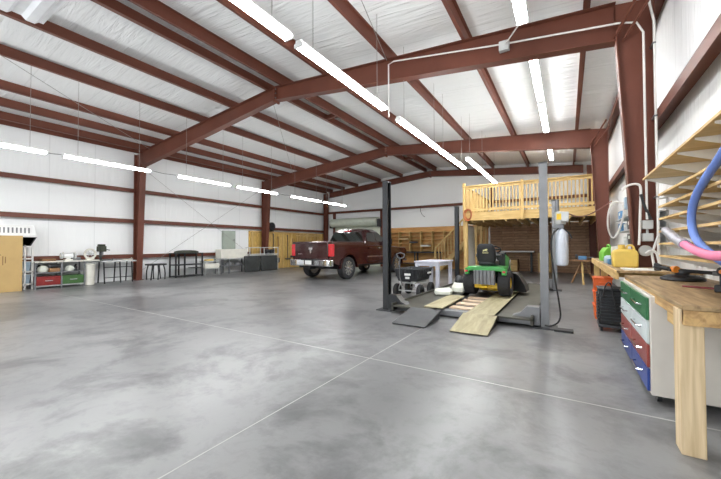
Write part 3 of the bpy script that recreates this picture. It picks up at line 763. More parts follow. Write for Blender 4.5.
    for s in (-1, 1): MB().box(s*.385-.03, s*.385+.03, -.312, -.298, .515, .555).build('tail_lamp', TAILR, T, .005)
tractor()

# ------------------------------------------------------------------ dump cart
C_ = thing('dump_cart', 'black poly garden dump cart on four wheels beside the lift', 'cart', (-3.24, 7.66, 0))
def tub(z, x0, x1, y0, y1): return [(x0, y0, z), (x1, y0, z), (x1, y1, z), (x0, y1, z)]
tb = MB()
tb.rings([tub(.4, -.24, .24, -.4, .4), tub(.68, -.3, .3, -.5, .5), tub(.7, -.32, .32, -.52, .52), tub(.7, -.28, .28, -.47, .47), tub(.42, -.22, .22, -.37, .37)])
for s in (-1, 1):
    for k in range(5): tb.box(-.2+k*.09, -.17+k*.09, s*.49-.02, s*.49+.02, .5, .68)
    for k in range(8): tb.box(s*.295-.018, s*.295+.018, -.4+k*.11, -.37+k*.11, .5, .68)
tu = tb.build('tub', CHAR, C_, .012)
st = MB().box(-.02, .13, -.522, -.5, .55, .6); st.box(.0, .1, -.522, -.5, .47, .52)
st.build('white_sticker', WHITE, tu)
MB().box(.306, .326, .12, .34, .56, .6).build('side_lettering_plate', WHITE, tu)
fr = MB()
for s in (-1, 1): fr.tube([(s*.18, -.42, .36), (s*.18, .42, .36)], .018, 8)
fr.tube([(-.28, -.33, .17), (-.2, -.33, .36), (.2, -.33, .36), (.28, -.33, .17)], .016, 8); fr.tube([(-.28, .36, .17), (-.2, .36, .36), (.2, .36, .36), (.28, .36, .17)], .016, 8)
fr.tube([(-.28, -.33, .17), (.28, -.33, .17)], .014, 8); fr.tube([(-.28, .36, .17), (.28, .36, .17)], .014, 8)
for s in (-1, 1): fr.box(s*.19-.02, s*.19+.02, -.4, .4, .375, .4)
fr.build('cart_frame', PALEG, C_)
for s in (-1, 1):
    for y in (-.33, .36): wheel(C_, (s*.3, y, .165), .165, s*.1, 'X', BLACK, 0, .5)
hd = MB().tube([(-.1, -.45, .3), (-.12, -.56, .5), (-.1, -.62, .86), (-.08, -.62, .95)], .012, 8)
hd.tube([(-.08, -.62, .95), (-.15, -.62, .98), (-.17, -.62, 1.06), (-.06, -.63, 1.09), (.03, -.62, 1.05), (.01, -.62, .98), (-.08, -.62, .95)], .013, 8)
hd.build('pull_handle', GREY, C_)

# ------------------------------------------------------------------ painted table behind the cart
t_ = thing('work_table', 'pale lavender-white wooden table between the cart and the lift', 'table', (-3.45, 9.74, 0))
MB().box(-.38, .38, -.68, .68, .76, .8).build('table_top', LAVW, t_, .006)
MB().box(-.34, .34, -.63, .63, .66, .758).build('apron', LAVW, t_, .004)
for x in (-.31, .31):
    for y in (-.59, .59): MB().box(x-.05, x+.05, y-.05, y+.05, 0, .757).build('leg', LAVW, t_, .004)

# ------------------------------------------------------------------ loft
LX0, LX1, LY0, LY1 = -3.36, 1.0, 12.8, 17.45
LF = thing('timber_loft', 'pine timber loft with a slatted railing across the back right corner', 'loft', (-1.2, 15, 0))
MB().box(LX0, LX1, LY0+.05, LY1, 2.32, 2.37).build('deck', DECKB, LF, world=True)
MB().box(LX0, LX1, LY0, LY0+.045, 2.19, 2.5).build('rim_board', PINEX, LF, .004, world=True)
MB().box(LX0, LX0+.045, LY0+.045, LY1, 2.12, 2.42).build('rim_board', PINEY, LF, .004, world=True)
for k in range(11):
    x = LX0+.3+k*.39
    MB().box(x, x+.045, LY0+.05, LY1, 2.13, 2.319).build('joist', PINEY, LF, world=True)
for x in (LX0, -1.36, LX1-.1): MB().box(x, x+.09, LY0-.09, LY0, 2.16, 3.56 if x > LX0 else 3.62).build('railing_post', PINE, LF, .004, world=True)
MB().box(LX0-.02, LX1+.02, LY0-.1, LY0+.06, 3.47, 3.51).build('top_rail', PINEX, LF, .004, world=True)
MB().box(LX0, LX1, LY0-.04, LY0, 3.38, 3.47).build('railing_band', PINEX, LF, world=True)
MB().box(LX0, LX1, LY0-.04, LY0, 2.55, 2.64).build('railing_band', PINEX, LF, world=True)
x = LX0+.18
while x < LX1-.12:
    if abs(x+1.32) > .08: MB().box(x, x+.038, LY0-.0385, LY0-.002+.036, 2.5, 3.47).build('baluster', PINE, LF, world=True)
    x += .11
MB().box(LX0-.02, LX0+.09, LY0, LY1, 3.47, 3.51).build('top_rail', PINEY, LF, .004, world=True)
MB().box(LX0+.02, LX0+.06, LY0, LY1, 2.55, 2.63).build('railing_band', PINEY, LF, world=True)
y = LY0+.22
while y < LY1-.1:
    MB().box(LX0+.02, LX0+.058, y, y+.038, 2.42, 3.47).build('baluster', PINE, LF, world=True); y += .2
for (x, y, w) in ((LX0, LY0, .14), (LX0, 14.55, .1), (LX0, 15.6, .1), (LX0, 16.6, .09), (LX1-.14, LY0, .14)):
    MB().box(x, x+w, y, y+w, 0, 2.19).build('support_post', PINE, LF, .004, world=True)
# strip of boards behind the railing on the back wall
solo('white_board', 'white sheet leaning under the loft between the timber posts', 'sheet', MB().box(LX0+.03, LX0+.07, 13.05, 14.3, 0, 2.05, (0, -.02, 0)), OFFW)
# rope coil hanging on the loft corner
rc = MB()
for k in range(5):
    o = random.uniform(-.02, .02)
    rc.tube([(-3.17+o+(.1+.012*k)*math.cos(a), LY0-.05-.012*k, 2.42+o+(.17+.012*k)*math.sin(a)) for a in [2*PI*i/20 for i in range(21)]], .016, 6)
solo('rope_coil', 'rusty orange rope coil hanging on the loft corner', 'rope', rc, RUSTY)
# stair from the left
ST = thing('timber_stair', 'pine stair with a baluster handrail climbing to the loft from the left', 'stair', (-4.6, 16.6, 0))
sx0, sx1 = -5.7, -3.4
for y in (16.2, 16.95): MB().prism([(sx0, 0), (sx0+.3, 0), (sx1, 2.1), (sx1, 2.36)], 'Y', y, y+.045).build('stringer', PINE, ST, world=True)
for k in range(10):
    MB().box(sx0+.05+k*.21, sx0+.32+k*.21, 16.18, 17.0, .18+k*.2, .215+k*.2).build('tread', PINEX, ST, .003, world=True)
MB().box(sx0, sx0+.09, 16.1, 16.19, 0, 1.12).build('newel_post', PINE, ST, .004, world=True)
MB().prism([(sx0, 1.03), (sx0, 1.12), (sx1, 3.43), (sx1, 3.34)], 'Y', 16.1, 16.19).build('handrail', PINEX, ST, world=True)
for k in range(14):
    xx = sx0+.2+k*.155; zz = .1+(xx-sx0)*1.01
    MB().box(xx, xx+.038, 16.14, 16.178, zz, zz+.98).build('baluster', PINE, ST, world=True)

# ------------------------------------------------------------------ cladding on the lower walls
solo('plank_wainscot', 'yellow plank boarding on the lower left wall behind the truck', 'wall boarding', MB().box(WL+.001, WL+.03, 11.35, YB-.02, 0, 2.05), YPLANK)
wp = thing('plank_studs', 'pine studs and ledger fixed over the yellow boarding on the left wall', 'studs', (WL+.06, 14.5, 0))
MB().box(WL+.031, WL+.1, 11.35, YB-.03, 2.0, 2.06).build('ledger', PINEY, wp, world=True)
for k in range(9): MB().box(WL+.031, WL+.09, 11.5+k*.72, 11.59+k*.72, 0, 2.0).build('stud', PINE, wp, world=True)
solo('plywood_wainscot', 'orange plywood sheeting on the lower back wall beside the stair', 'wall boarding', MB().box(-9.2, -3.4, YB-.03, YB-.003, 0, 2.3), ORPLY)
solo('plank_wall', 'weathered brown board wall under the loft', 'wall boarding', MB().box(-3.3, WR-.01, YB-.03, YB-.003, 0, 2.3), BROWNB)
# roller door in the back wall
D = bpy.data.objects.new('door_1', None); COL.objects.link(D); D['kind'] = 'structure'
D.location = (-11.25, YB-.1, 0); D['_base'] = [-11.25, YB-.1, 0]
dm = MB()
n = 30; pr = []
for i in range(n+1):
    z = i*2.5/n; pr.append((YB-.09+(.012 if i % 2 else 0), z))
dm.prism(pr+[(YB-.06, 2.5), (YB-.06, 0)], 'X', -12.97, -9.57)
dm.build('door_curtain', DRUM, D, world=True)
MB().lathe([(.05, -13.0), (.27, -12.98), (.27, -9.56), (.05, -9.54)], (0, YB-.42, 2.72), 'X', 24).build('door_drum', DRUM, D, world=True)
MB().box(-13.06, -13.0, YB-.6, YB-.02, 2.4, 2.86).build('drum_bracket', DKGREY, D, world=True)
MB().box(-9.54, -9.48, YB-.6, YB-.02, 2.4, 2.86).build('drum_bracket', DKGREY, D, world=True)
# wooden cubby rack on the back wall
W_ = thing('cubby_rack', 'open pine cubby rack along the back wall above the dark bench', 'rack', (-6.6, 17.4, .95))
for k in range(6): MB().box(-8.9, -4.9, 17.25, 17.61, .98+k*.2, 1.0+k*.2).build('shelf', PINEX, W_, world=True)
for k in range(7): MB().box(-8.9+k*.66, -8.86+k*.66, 17.25, 17.61, .92, 2.05).build('upright', PINE, W_, world=True)
for k, (x, z, w, mt) in enumerate(((-8.17, 1.61, .57, 'pine'), (-7.5, 1.41, .4, 'dark'), (-6.84, 1.21, .5, 'pale'))):
    solo('shelf_board' if k == 0 else 'shelf_tray', ['pale board lying in the upper cubby rack', 'dark tray in the cubby rack', 'pale tray in the lower cubby rack'][k], ['board', 'tray', 'tray'][k],
         MB().box(x, x+w, 17.12, 17.4, z-.009+.0, z+.08), (PLY, CHAR, OFFW)[k], bevel=.006)
bk = thing('dark_bench', 'long dark workbench against the back wall below the cubby rack', 'bench', (-6.9, 17.3, 0))
MB().box(-8.7, -5.75, 17.0, 17.61, .86, .92).build('bench_top', DKGREY, bk, world=True)
for x in (-8.6, -7.2, -5.85):
    for y in (17.05, 17.5): MB().box(x, x+.06, y, y+.06, 0, .86).build('leg', DKGREY, bk, world=True)
MB().box(-8.6, -5.8, 17.05, 17.55, .25, .28).build('lower_shelf', DKGREY, bk, world=True)
# hanging cable on the back wall
solo('hanging_cable', 'thin black cable dangling from the back wall girt left of the loft', 'cable', MB().tube([(-6.95, YB-.18, 3.44), (-6.98, YB-.19, 3.2), (-6.85, YB-.2, 2.95), (-6.7, YB-.2, 2.85)], .012, 6, 2), BLKC)
# work surface under the loft
wb = thing('steel_topped_bench', 'steel topped bench under the loft along the board wall', 'bench', (-2, 17.2, 0))
MB().box(-2.7, -1.3, 16.9, 17.58, .93, .99).build('bench_top', PALEG, wb, world=True)
for x in (-2.6, -1.45):
    for y in (16.95, 17.5): MB().box(x, x+.05, y, y+.05, 0, .93).build('leg', BLACK, wb, world=True)
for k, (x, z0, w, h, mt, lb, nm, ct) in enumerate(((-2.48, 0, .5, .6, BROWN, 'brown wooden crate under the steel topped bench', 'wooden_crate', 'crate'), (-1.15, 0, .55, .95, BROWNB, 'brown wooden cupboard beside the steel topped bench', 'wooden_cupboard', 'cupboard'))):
    q = thing(nm, lb, ct, (x+w/2, 17.25, 0))
    MB().box(-w/2, w/2, -.25, .25, z0, h).build('carcass', mt, q, .006)
    MB().box(-w/2+.02, w/2-.02, -.27, -.251, z0+.05, h-.04).build('front_panel', PINEX, q, .004)
    MB().box(-.05, .05, -.285, -.27, h*.6, h*.6+.02).build('handle', BLACK, q)

# ------------------------------------------------------------------ right side: workbench
B = thing('workbench', 'long plywood-topped timber workbench along the right wall in the foreground', 'workbench', (.9, 4, 0))
BZ = .895
bt = MB().prism([(.57, 2.66), (WR-.02, 2.66), (WR-.02, 5.0), (.57, 5.0)], 'Z', BZ-.03, BZ)
bt.build('worktop', PLYT, B, .004, world=True)
MB().box(.575, .612, 2.67, 5.0, BZ-.1, BZ-.031).build('front_apron', BENCHP, B, .003, world=True)
MB().box(.575, WR-.02, 2.665, 2.7, BZ-.12, BZ-.031).build('end_apron', BENCHP, B, .003, world=True)
MB().box((.562), .672, 2.701, 2.83, 0, BZ-.032).build('leg', POSTW, B, .004, world=True)
MB().box(.613, .65, 2.84, 3.25, BZ-.2, BZ-.035).build('corner_brace', PINEY, B, .003, world=True)
MB().box(WR-.13, WR-.03, 4.9, 4.99, 0, BZ-.032).build('leg', POSTW, B, .004, world=True)
MB().box(WR-.13, WR-.03, 2.71, 2.81, 0, BZ-.032).build('leg', POSTW, B, .004, world=True)
FB = thing('rear_workbench', 'farther timber workbench with a bright pine edge along the right wall', 'workbench', (.9, 7.2, 0))
FZ = .945
MB().prism([(.5, 5.02), (WR-.02, 5.02), (WR-.02, 5.9), (.78, 5.9), (.78, 6.18), (WR-.02, 6.18), (WR-.02, 9.6), (.5, 9.6)], 'Z', FZ-.03, FZ).build('worktop', PLYT, FB, .004, world=True)
MB().box(.485, .52, 5.02, 9.6, FZ-.11, FZ-.002).build('front_apron', PINEY, FB, .003, world=True)
for y, xx in ((5.05, 1.1), (7.6, .53), (9.5, .53)): MB().box(xx, xx+.1, y, y+.09, 0, FZ-.031).build('leg', PINE, FB, .004, world=True)
for k in range(5): MB().box(.521, 1.2, 5.4+k*.9, 5.44+k*.9, FZ-.11, FZ-.031).build('joist', PINEX, FB, world=True)
# drawer cabinet
K = thing('drawer_cabinet', 'beige rolling cabinet with green, white, red and blue drawers under the workbench', 'cabinet', (.87, 4.14, 0))
cx0, cx1, cy0, cy1, cz0, cz1 = .525, 1.14, 3.42, 4.95, .07, .845
MB().box(cx0+.02, cx1, cy0, cy1, cz0, cz1).build('carcass', BEIGE, K, .006, world=True)
rows = [('green', CGREEN), ('pale', CWHITE), ('red', CRED), ('blue', CBLUE)]
hh = (cz1-cz0-.03)/4; ww = (cy1-cy0-.04)/2
for r_, (nm, mt) in enumerate(rows):
    for c_ in range(2):
        y0 = cy0+.02+c_*ww; z1 = cz1-.015-r_*hh
        d = MB().box(cx0, cx0+.019, y0+.006, y0+ww-.006, z1-hh+.008, z1-.004).build('drawer', mt, K, .004, world=True)
        d['label'] = f'{nm} {"near" if c_ == 0 else "far"} drawer'
        hm = MB()
        hm.tube([(cx0+.001, y0+ww*.3, z1-hh*.45), (cx0-.03, y0+ww*.32, z1-hh*.45), (cx0-.03, y0+ww*.68, z1-hh*.45), (cx0+.001, y0+ww*.7, z1-hh*.45)], .008, 8)
        o = hm.build('drawer_handle', CHROME, d); o.location = -Vector(K['_base']); o['label'] = 'chrome bar handle'
for x in (cx0+.08, cx1-.08):
    for y in (cy0+.1, cy1-.1):
        MB().cyl((x-.014, y, .032), (x+.014, y, .032), .032, n=14).build('caster', BLACK, K, world=True)
        MB().box(x-.022, x+.022, y-.02, y+.02, .055, .072).build('caster_plate', GREY, K, world=True)
# black louvred cooler on casters
Q = thing('louvred_cooler', 'black louvred portable cooler on casters on the floor before the orange boxes', 'cooler', (.52, 6.1, 0))
qb = MB().box(-.14, .14, -.17, .17, .1, .6)
lv = MB()
for k in range(9):
    z = .16+k*.045
    lv.box(-.12, .12, -.186, -.17, z, z+.018, (.5, 0, 0)); lv.box(-.156, -.14, -.15, .15, z, z+.018, (0, .5, 0))
o = qb.build('housing', BLACK, Q, .02); lv.build('louvres', CHAR, o)
MB().box(-.15, .15, -.19, .19, .6, .625).build('lid', CHAR, Q, .008)
MB().box(-.15, .15, -.19, .19, .06, .1).build('base_tray', CHAR, Q, .008)
for x in (-.11, .11):
    for y in (-.14, .14): MB().cyl((x-.015, y, .03), (x+.015, y, .03), .03, n=12).build('caster', BLACK, Q)
MB().tube([(-.1, -.2, .5), (-.06, -.22, .7), (.0, -.19, .72), (.03, -.2, .5), (.06, -.2, .3)], .01, 8, 2).build('power_cord', BLKC, Q)
for k in range(3):
    q = thing('orange_box', ['orange plastic box at the bottom of the stack under the bench', 'orange plastic box in the middle of the stack under the bench', 'topmost orange plastic box of the stack under the bench'][k], 'box', (.5, 7.05, .001+k*.235), 0, 'stacked orange boxes')
    MB().rings([[(x, y, z) for x, y in ((-w, -.19), (w, -.19), (w, .19), (-w, .19))] for z, w in ((0, .115), (.19, .125), (.2, .135), (.215, .135))]).build('body', ORANGE, q, .008)
    MB().box(-.137, .137, -.2, .2, .216, .232).build('lid', ORANGE, q, .006)
    MB().box(-.06, .06, -.215, -.19, .13, .15).build('handle', ORANGE if k else CHAR, q, .004)

# ------------------------------------------------------------------ plywood shelving on the right wall
S_ = thing('wall_shelving', 'plywood wall shelving with white tapered brackets above the workbench', 'shelves', (1.05, 4.0, 1.1))
XF = .82
brk_y = [2.05, 2.55, 3.05, 3.45, 3.92, 4.48, 5.3]
def shelf(z, y0, y1, ys, depth_x=XF, h=.12):
    MB().box(depth_x, WR-.002, y0, y1, z, z+.014).build('shelf', PLY, S_, world=True)
    MB().box(depth_x-.012, depth_x, y0, y1, z-.003, z+.017).build('edge_strip', PINEY, S_, world=True)
    for y in ys:
        if y0 <= y <= y1:
            MB().prism([(depth_x+.01, z-.001), (WR-.03, z-.001), (WR-.03, z-h), (WR-.06, z-h), (depth_x+.01, z-.014)], 'Y', y-.009, y+.009).build('bracket', WHITE, S_, world=True)
shelf(2.06, 1.9, 5.36, brk_y, XF, .15)
for k, z in enumerate((1.76, 1.635, 1.51, 1.38, 1.255, 1.13)):
    shelf(z, 1.9, 4.56, [y-.02 for y in brk_y], XF, .12)
for y in brk_y: MB().box(WR-.04, WR-.013, y-.05, y+.05, 1.0, 2.058).build('wall_batten', PINE if y < 4.6 else WHITE, S_, world=True)
MB().box(WR-.012, WR-.001, 1.9, 4.52, 1.0, 2.05).build('back_panel', PLY, S_, world=True)
for y in (4.68, 4.9, 5.12): MB().box(WR-.028, WR-.003, y-.03, y+.03, 1.0, 2.055).build('wall_batten', WHITE, S_, world=True)

# foam noodles tied along the shelf fronts
solo('foam_noodle', 'blue foam noodle bent in an arc in front of the shelving', 'noodle',
     MB().tube([(.782, 2.5, 1.89), (.782, 2.8, 1.775), (.782, 3.03, 1.7), (.782, 3.23, 1.62), (.782, 3.36, 1.52), (.782, 3.38, 1.4), (.782, 3.3, 1.3), (.782, 3.12, 1.222), (.782, 2.82, 1.15), (.782, 2.5, 1.1)], .025, 16, 2), BLUEF)
pk = thing('foam_noodle', 'pink foam noodle with a silver taped end resting over the workbench', 'noodle', (.72, 3.0, 1.1))
MB().tube([(.73, 3.36, 1.262), (.715, 3.1, 1.225), (.70, 2.86, 1.2), (.69, 2.6, 1.185), (.69, 2.3, 1.2)], .027, 16, 2).build('foam', PINKF, pk, world=True)
tp = MB().tube([(.755, 4.0, 1.385), (.75, 3.85, 1.355), (.745, 3.7, 1.32), (.74, 3.55, 1.29), (.73, 3.35, 1.26), (.728, 3.3, 1.253)], [.028, .036, .031, .037, .033, .038, .034, .037, .035, .036], 14, 1)
tp.build('taped_end', TAPE, pk, world=True)

# ------------------------------------------------------------------ tools on the near bench
dt = thing('polisher', 'black round-based polisher with an orange knob standing on the workbench', 'polisher', (.97, 4.5, BZ), 0, None, 1.0)
MB().lathe([(.16, 0), (.172, .012), (.165, .03), (.12, .05), (.05, .058)], (0, 0, 0), 'Z', 32).build('base_disc', BLACK, dt)
MB().lathe([(.05, .055), (.06, .075), (.055, .1), (.03, .11)], (0, 0, 0), 'Z', 20).build('hub', CHAR, dt)
MB().cyl((-.1, -.02, .105), (.2, -.06, .085), .018, n=12).build('shaft', CHAR, dt)
MB().cyl((-.07, .0, .11), (-.05, -.05, .11), .034, n=18).build('orange_knob', ORKNOB, dt, .006)
g = MB().cyl((-.19, .05, .13), (-.1, .0, .11), .02, n=12)
for k in range(6):
    a = 2*PI*k/6
    g.cyl((-.19+.03*math.cos(a)*.5, .06, .13+.03*math.sin(a)), (-.16, .03, .12+.02*math.sin(a)), .016, n=8)
g.build('lobed_grip', BLACK, dt)
MB().cyl((.2, -.06, .085), (.28, -.1, .08), .024, n=12).build('coupling', GREY, dt)
dr = thing('cordless_tool', 'black cordless tool standing upright on the workbench at the photo edge', 'tool', (.98, 3.5, BZ), 1.2, None, 1.1)
MB().box(-.032, .032, -.045, .045, 0, .05).build('battery', BLACK, dt if False else dr, .008)
MB().cyl((0, 0, .05), (0, 0, .12), .022, n=14).build('grip', CHAR, dr)
MB().cyl((-.07, 0, .145), (.08, 0, .145), .03, n=18).build('motor_body', BLACK, dr, .006)
MB().cyl((-.11, 0, .145), (-.07, 0, .145), .014, n=12).build('nose', ORKNOB, dr)
solo('marking_knife', 'dark red slim knife lying flat on the workbench by the cordless tool', 'knife', MB().prism([(-.1, 0), (-.06, .011), (.1, .011), (.1, -.011), (-.06, -.009)], 'Z', BZ+.001, BZ+.016).rot((0, 0, -.5), (0, 0, 0)).move((.9, 3.75, 0)), DKRED, bevel=.003)
hk = MB().tube([(.9, 3.02, 1.26), (.86, 3.05, 1.31), (.84, 2.95, 1.335), (.82, 2.7, 1.335), (.82, 2.5, 1.33)], .012, 8, 2)
solo('bent_bar', 'black bent bar lying on a shelf behind the blue noodle', 'bar', hk, BLACK)
solo('paper_sheet', 'white sheet lying on the farther workbench before the column', 'sheet', MB().box(.58, .86, 5.1, 5.45, FZ+.001, FZ+.012), WHITE)
# upright white clamp on the bench in front of the column
cl = thing('bar_clamp', 'white bar clamp leaning upright in front of the nearest right column', 'clamp', (.86, 5.2, FZ))
MB().tube([(.02, 0, 0), (.0, .02, .2), (.06, .0, .42)], .013, 8).build('bar', PVC, cl)
MB().tube([(-.04, 0, .01), (.08, .0, .01)], .016, 8).build('foot', PVC, cl)
MB().tube([(-.06, 0, .2), (-.02, -.01, .24), (.04, 0, .22), (.06, .01, .12)], .014, 8, 1).build('jaw', PVC, cl)
# electrical boxes on the column
eb = thing('electrical_boxes', 'grey electrical boxes with a switch lever on the nearest right column', 'electrical boxes', (.94, YF[0]-.07, 1.2))
for z0, z1 in ((1.47, 1.59), (1.3, 1.41)): MB().box(.88, 1.0, YF[0]-.11, YF[0]-.012, z0, z1).build('box', PALEG, eb, .008, world=True)
MB().lathe([(.075, 0), (.075, .05), (.04, .06)], (0, 0, 0), 'Y', 20).rot((0, 0, PI)).move((.92, YF[0]-.015, 1.17)).build('reel_cover', PALEG, eb, world=True)
MB().cyl((.94, YF[0]-.06, 1.41), (.94, YF[0]-.06, 1.47), .014, n=8).build('nipple', PALEG, eb, world=True)
solo('extension_cord', 'loose white cord hooked over the nearest right column and hanging down', 'cord',
     MB().tube([(.66, YF[0]-.12, 2.02), (.74, YF[0]-.12, 2.1), (.86, YF[0]-.12, 2.1), (.875, YF[0]-.12, 2.0), (.86, YF[0]-.12, 1.7), (.85, YF[0]-.12, 1.35), (.84, YF[0]-.12, 1.25)], .016, 8, 2), PVC)
solo('cable_whip', 'thick black cord hanging slanted on the nearest right column', 'cord',
     MB().tube([(.87, YF[0]-.13, 1.95), (.9, YF[0]-.13, 1.8), (.97, YF[0]-.13, 1.6)], .018, 8, 1), BLKC)
# wall-hung hoop and hose between the columns
solo('white_hose_loop', 'white hose hanging in a pointed loop beyond the nearest right column', 'hose',
     MB().tube([(1.26, 6.48, 1.95), (.9, 6.5, 1.9), (.74, 6.5, 1.9), (.66, 6.55, 1.95), (.575, 6.6, 1.85), (.55, 6.6, 1.6), (.575, 6.6, 1.42), (.63, 6.6, 1.34), (.7, 6.6, 1.48), (.73, 6.55, 1.6), (.755, 6.5, 1.78), (.74, 6.5, 1.88)], .013, 8, 2), PVC)
solo('air_hose', 'brown-red air hose slung from the lift power unit to the far right column', 'hose',
     MB().tube([(.0, PYF, 1.73), (.13, 6.3, 1.7), (.3, 6.9, 1.76), (.5, 7.4, 1.9), (.72, 7.8, 2.08)], .01, 8, 2), REDHOSE)
# rack and clutter on the right wall between the columns
rk = thing('wire_rack', 'white wire rack on the right wall between the two columns', 'rack', (1.1, 7.6, 1.2))
for z in (1.25, 1.5, 1.75): MB().box(.88, WR-.003, 6.5, 8.9, z, z+.015).build('shelf', PALEG, rk, world=True)
for y in (6.5, 7.7, 8.88): MB().box(WR-.03, WR-.003, y, y+.03, 1.1, 2.0).build('upright', WHITE, rk, world=True)
cb = [((.9, 6.6, .2, .4, .16), GREY, 'grey'), ((.9, 7.1, .22, .5, .18), CHAR, 'charcoal'), ((.92, 7.75, .2, .45, .14), PALEG, 'pale grey'), ((.9, 8.3, .22, .5, .17), BLUEB, 'blue')]
for z, nm in ((1.266, 'lowest'), (1.516, 'middle'), (1.766, 'top')):
    for (x, y, w, d, h), mt, cn in cb:
        if (nm, cn) in (('top', 'charcoal'), ('lowest', 'blue')): continue
        q = thing('parts_bin', f'{cn} parts bin on the {nm} shelf of the wire rack', 'bin', (x+w/2, y+d/2, z), 0, 'bins on the wire rack')
        MB().rings([[(a, b, c) for a, b in ((-w*.44*k, -d*.45*k), (w*.44*k, -d*.45*k), (w*.44*k, d*.45*k), (-w*.44*k, d*.45*k))] for c, k in ((0, .9), (h, 1), (h, .94), (.01, .84))]).build('tub', mt, q)
        MB().box(-w*.46, -w*.43, -.06, .06, h*.5, h*.8).build('label_holder', WHITE, q)
solo('switch_box', 'small blue box fixed at the left edge of the nearest right column', 'box', MB().box(.73, .82, 6.2, 6.32, 1.78, 1.96), BLUET, bevel=.008)
# yellow jerrycan, tub, green box, bag
jc = thing('jerrycan', 'yellow plastic jerrycan standing on the farther workbench', 'jerrycan', (.665, 5.78, FZ))
jb = MB().rings([[(x, y, z) for x, y in ((-w, -d), (w, -d), (w, d), (-w, d))] for z, w, d in ((0, .135, .1), (.19, .14, .1), (.235, .12, .09), (.25, .07, .06))])
jb.build('body', JERRY, jc, .02)
MB().cyl((-.03, 0, .25), (-.03, 0, .31), .04, n=16).build('cap', JERRY, jc, .005)
MB().tube([(.02, 0, .24), (.03, 0, .3), (.09, 0, .3), (.11, 0, .22)], .014, 8, 1).build('handle', JERRY, jc)
tb_ = MB().lathe([(.07, 0), (.078, .02), (.08, .25), (.07, .28), (.04, .285)], (.66, 6.5, FZ+.001), 'Z', 20)
solo('white_tub', 'pale tub standing behind the yellow jerrycan', 'tub', tb_, OFFW)
gx = thing('green_case', 'lime green plastic case at the far end of the workbench', 'case', (.68, 8.0, FZ), .1)
MB().rings([[(x, y, z) for x, y in ((-w, -.22), (w, -.22), (w, .22), (-w, .22))] for z, w in ((0, .12), (.16, .12), (.24, .07), (.26, .05))]).build('body', LIME, gx, .012)
MB().tube([(0, -.12, .25), (0, -.1, .31), (0, .1, .31), (0, .12, .25)], .016, 8, 1).build('handle', LIME, gx)
solo('blue_tarp_bundle', 'folded blue and white tarp beside the green case on the bench', 'tarp', MB().rings([[(.6+.07*k*math.cos(q), 7.05+.3*k*math.sin(q), FZ+.001+z+.012*math.sin(3*q)*(z > .02)) for q in [2*PI*i/20 for i in range(20)]] for z, k in ((0, .95), (.05, 1), (.1, .8), (.12, .3))]), BLUET)
solo('teal_box', 'small teal box in front of the green case', 'box', MB().box(.54, .66, 6.45, 6.6, FZ+.001, FZ+.09), BLUEB, bevel=.01)
# stand with vise behind the bench
tv = thing('tripod_vise', 'blue vise on a wooden tripod stand at the far end of the workbench', 'vise', (.42, 13.1-.2, 0))
for a in (0, 2.1, 4.2): MB().tube([(.05*math.cos(a), .05*math.sin(a), .72), (.36*math.cos(a+.5), .36*math.sin(a+.5), .0)], .03, 8).build('leg', PINE if a == 4.2 else BROWN, tv)
MB().box(-.3, .25, -.2, .2, .72, .78).build('table', BROWN, tv, .006)
MB().box(-.12, .1, -.08, .08, .78, .9).build('vise_body', BLUEB, tv, .012)
MB().box(-.2, -.14, -.09, .09, .82, .95).build('vise_jaw', DKGREY, tv, .008)
MB().cyl((.1, 0, .85), (.28, 0, .85), .022, n=12).build('screw', GREY, tv)

# ------------------------------------------------------------------ left wall, from the left edge
cbx = thing('cardboard_box', 'tall brown cardboard carton standing at the left edge of the photo', 'box', (-13.28, 2.3, 0))
MB().box(-.13, .13, -.55, .55, 0, 1.57).build('carton', CARD, cbx, .006)
ct = MB()
ct.box(.131, .132, .15, .17, .75, 1.0); ct.box(.131, .132, .2, .22, .8, .98)
for k in range(4): ct.box(.131, .132, .05, .1, .78+k*.08, .82+k*.08)
ct.prism([(.02, 1.02), (.13, 1.02), (.075, 1.1)], 'X', .1311, .132)
ct.build('printed_marks', CARDI, cbx)
sh = thing('shelf_unit', 'white open shelf unit behind the tall cardboard carton', 'shelves', (-13.66, 2.8, 0))
for x in (-.22, .22):
    for y in (-.55, .16, .32): MB().box(x-.02, x+.02, y-.02, y+.02, 0, 1.3).build('upright', WHITE, sh)
for z in (.13, .5, .88, 1.24): MB().box(-.24, .24, -.57, .34, z, z+.04).build('shelf', WHITE, sh, .003)
for z, k in ((.171, 'lowest'), (.541, 'middle')):
    q = thing('tote', f'frosted blue tote on the {k} shelf of the white unit', 'tote', (-13.66, 2.9, z), 0, 'totes on the white shelf unit')
    MB().rings([[(x, y, c) for x, y in ((-.16*s, -.2*s), (.16*s, -.2*s), (.16*s, .2*s), (-.16*s, .2*s))] for c, s in ((0, .88), (.26, 1), (.26, .95), (.01, .84))]).build('tub', BLUET, q)
    MB().box(-.17, .17, -.21, .21, .261, .28).build('lid', WHITE, q, .004)
q = thing('black_tub', 'black tapered tub on top of the white shelf unit', 'tub', (-13.64, 2.86, 1.281))
MB().rings([[(x, y, c) for x, y in ((-.2, -.5), (.2, -.5), (.2, s), (-.2, s))] for c, s in ((0, .22), (.24, .34), (.24, .31), (.015, .19))]).build('body', BLACK, q)
MB().box(-.22, .22, -.52, .35, .241, .256).build('rim', BLACK, q)
q = thing('slotted_crate', 'white slotted crate turned over the black tub at the left edge', 'crate', (-13.67, 2.7, 1.54))
MB().rings([[(x, y, c) for x, y in ((-.24*s, -.5*s), (.24*s, -.5*s), (.24*s, .5*s), (-.24*s, .5*s))] for c, s in ((0, 1.03), (.06, 1.03), (.07, 1), (.34, .9))]).build('body', WHITE, q, .015)
m = MB()
for k in range(9): m.box(.218, .236, -.36+k*.085, -.325+k*.085, .1, .27)
m.build('slots', GREY, q)

